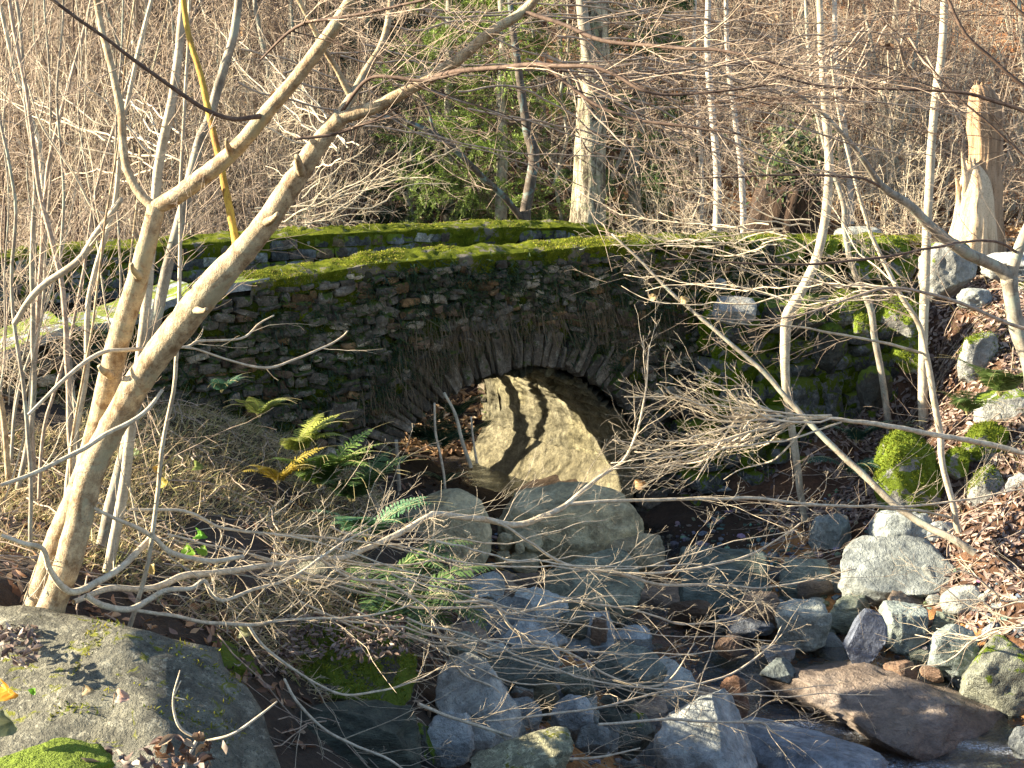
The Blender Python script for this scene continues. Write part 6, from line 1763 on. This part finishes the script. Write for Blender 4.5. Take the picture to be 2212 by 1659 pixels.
fern("deep green fern beside the lit edge of the vault", 1000, 960, 12.6, 12, .5, (.05, .12, .06), 19, -1.6, .7)  # dark frond tone, shade put into the colour
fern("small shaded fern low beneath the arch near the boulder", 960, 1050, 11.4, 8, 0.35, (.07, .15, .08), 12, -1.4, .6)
fern("fresh green fern clump over the white boulder on the east bank", 2160, 860, 11.2, 17, 0.77, (.18, .27, .08), 13, -2.2, .45)
fern("fern drooping left of the white boulder", 2090, 900, 11.1, 10, 0.63, (.15, .24, .07), 14, -2.0, .45)
fern("blue green fern at the foot of the mossy wall", 1850, 960, 12.0, 9, 0.53, (.05, .12, .08), 15, -1.5, .6)
fern("blue green fern hanging beside the great moss mound", 1835, 1030, 11.3, 10, 0.59, (.05, .12, .08), 16, -1.6, .55, droop=1.3)
fern("little fern under the wall near the dark sapling", 1930, 940, 12.0, 6, 0.35, (.06, .12, .07), 17, -1.6, .6)

# --- sticks standing before the arch
stem_tree("dead_stick", "bare stick standing upright before the arch nearest the bank", "branch", None, [[(962, 1062, 10.9, 6), (955, 1000, 10.9, 6), (942, 940, 10.9, 6), (938, 870, 10.9, 5)]], 'twig_pale', 'twig', tw=False, k=5)
stem_tree("dead_stick", "thicker curved stick before the arch next to the lit vault", "branch", None, [[(1018, 1010, 11.0, 9), (1000, 960, 11.0, 9), (985, 900, 11.0, 8), (960, 848, 11.0, 6)]], 'pale_bark', 'twig', tw=False, k=6)
stem_tree("dead_stick", "short thin stick against the lit edge of the vault", "branch", None, [[(1030, 1000, 11.1, 6), (1022, 950, 11.1, 5), (1017, 900, 11.1, 4)]], 'twig_pale', 'twig', tw=False, k=5)
stem_tree("dead_stick", "dark mossy stake on the bank left of the arch", "branch", None, [[(862, 1060, 10.4, 10), (860, 1010, 10.4, 9), (856, 950, 10.4, 8)]], 'grey_bark', 'twig', tw=False, k=6)
tw_ = empty("fallen_twig", pt(420, 1640, 3.6), "forked dry twig with crumpled leaves lying on the huge boulder", "branch")
l1 = tree_part(tw_, "branch", 'twig_pale', [[(440, 1600, 3.6, 7), (500, 1585, 3.6, 7), (560, 1545, 3.65, 6), (596, 1517, 3.7, 4)], [(430, 1598, 3.6, 7), (390, 1575, 3.6, 7), (375, 1540, 3.6, 6), (374, 1500, 3.6, 5), (388, 1448, 3.6, 3)], [(374, 1505, 3.6, 4), (400, 1512, 3.6, 3)], [(375, 1500, 3.6, 4), (390, 1470, 3.6, 3)], [(425, 1600, 3.6, 9), (405, 1640, 3.5, 9), (395, 1680, 3.45, 9)]], 6)
mb = MB(); 
for _ in range(34):
    leaves(mb, pt(RNG.uniform(330, 450), RNG.uniform(1600, 1655), 3.5)[None], np.array([[0, -.7, .5]]), (.03, .06), flat=.8, curl=1.2)
build(mb, "withered_leaves", M['litter'], tw_)

# single noticeable leaves
def leaf(label, u, v, Y, size, col, nrm, seed, mat='litter', stalk=True):
    global RNG
    kp = RNG; RNG = np.random.default_rng(seed)
    mb = MB(); p = pt(u, v, Y); size = size * .8
    k = 15
    a, b2 = np.meshgrid(np.linspace(0, 1, 8), np.linspace(0, 2 * math.pi, 28), indexing='ij')
    rad = size * .5 * (1 + .12 * np.cos(b2)) * (1 + .05 * np.cos(b2 * 11))
    nn = norm(np.array(nrm, float)); A_ = norm(np.cross(nn, [.3, .1, 1.0])); B_ = np.cross(nn, A_)
    x_ = a * rad * np.cos(b2); y_ = a * rad * np.sin(b2) * .8
    taper = 1 - .55 * np.clip(np.cos(b2), 0, 1) ** 3
    y_ = y_ * taper
    z_ = .22 * size * a ** 2 * np.sin(b2 * 2 + seed) + .03 * size * np.cos(b2 * 11) * a + .75 * np.abs(y_) + 1.4 * x_ ** 2 / size * math.cos(seed) + .10 * size * fbm(np.stack([x_ / size * 4, y_ / size * 4, x_ * 0 + seed], -1), 3, 5)
    V = p + x_[..., None] * A_ + y_[..., None] * B_ + z_[..., None] * nn
    grid_strip(mb, V, col)
    if stalk:
        ps = np.stack([p + A_ * size * .5 + np.array([0, 0, -1.0]) * t * size * .9 + A_ * t * size * .2 for t in np.linspace(0, 1, 5)])
        tubes(mb, ps[None], np.full((1, 5), .0016), 5, (.4, .3, .2))
    o = build(mb, "leaf", M[mat]); tag(o, label, "leaf"); RNG = kp
leaf("crumpled pinkish leaf caught on the face of the huge boulder", 262, 1505, 3.72, .065, (.50, .33, .26), (-.3, -1, .6), 3)
leaf("second crumpled tan leaf on the huge boulder", 190, 1490, 3.75, .05, (.36, .28, .16), (-.5, -1, .4), 4)
leaf("orange yellow bramble leaf at the western edge over the boulder", 18, 1492, 3.4, .09, (.75, .36, .04), (-.6, -1, .5), 5, 'fern')
leaf("grey green bramble leaf hanging under the orange one", 20, 1560, 3.4, .11, (.22, .24, .14), (-.2, -1, .3), 6, 'fern')
leaf("tiny bright green leaf next to the orange bramble leaf", 75, 1494, 3.45, .03, (.18, .40, .03), (-.5, -1, .6), 7, 'fern')
for k, (u, v, sz, c_, lb_) in enumerate([(345, 1015, .07, (.50, .30, .05), "yellow leaf in the dry grass above its larger twin"), (352, 1045, .10, (.42, .34, .06), "large mustard leaf standing in the dry grass"), (425, 1008, .09, (.16, .20, .05), "dull green bramble leaf in the dry grass"),
        (432, 1155, .08, (.12, .32, .03), "bright green leaf above the low hazel branches"), (412, 1190, .09, (.16, .30, .03), "bright green leaf just over the arched low branch"), (445, 1190, .08, (.18, .30, .04), "smaller bright green leaf beside the arched low branch"),
        (332, 1230, .08, (.34, .27, .10), "olive brown leaf under the low branches"), (295, 978, .07, (.13, .18, .05), "dark green leaf beside the thick hazel stem"), (525, 1365, .11, (.26, .27, .15), "grey green round leaf in the shade below the low branches")]):
    leaf(lb_, u, v, 6.9 if v < 1100 else 5.9, sz, c_, (-.6, -.8, .5), 20 + k, 'fern')
leaf("single withered leaf hanging from the wall by the leaning pole", 1411, 642, 10.6, .09, (.50, .36, .18), (-.5, -1, .1), 40)
leaf("withered leaf hanging before the bridge right of the first one", 1478, 648, 10.6, .10, (.50, .38, .20), (-.5, -1, .1), 41)
leaf("brown leaf bundle dangling in the twig fan over the brook", 1383, 1045, 7.8, .10, (.40, .26, .13), (-.3, -1, .1), 42)
leaf("dry curled leaf caught in the upper hazel twigs", 602, 208, 5.0, .07, (.50, .32, .16), (-.3, -1, .1), 43)
leaf("dark crumpled leaf hanging high among the far twigs", 1922, 102, 8.0, .07, (.12, .07, .04), (-.3, -1, .1), 44)
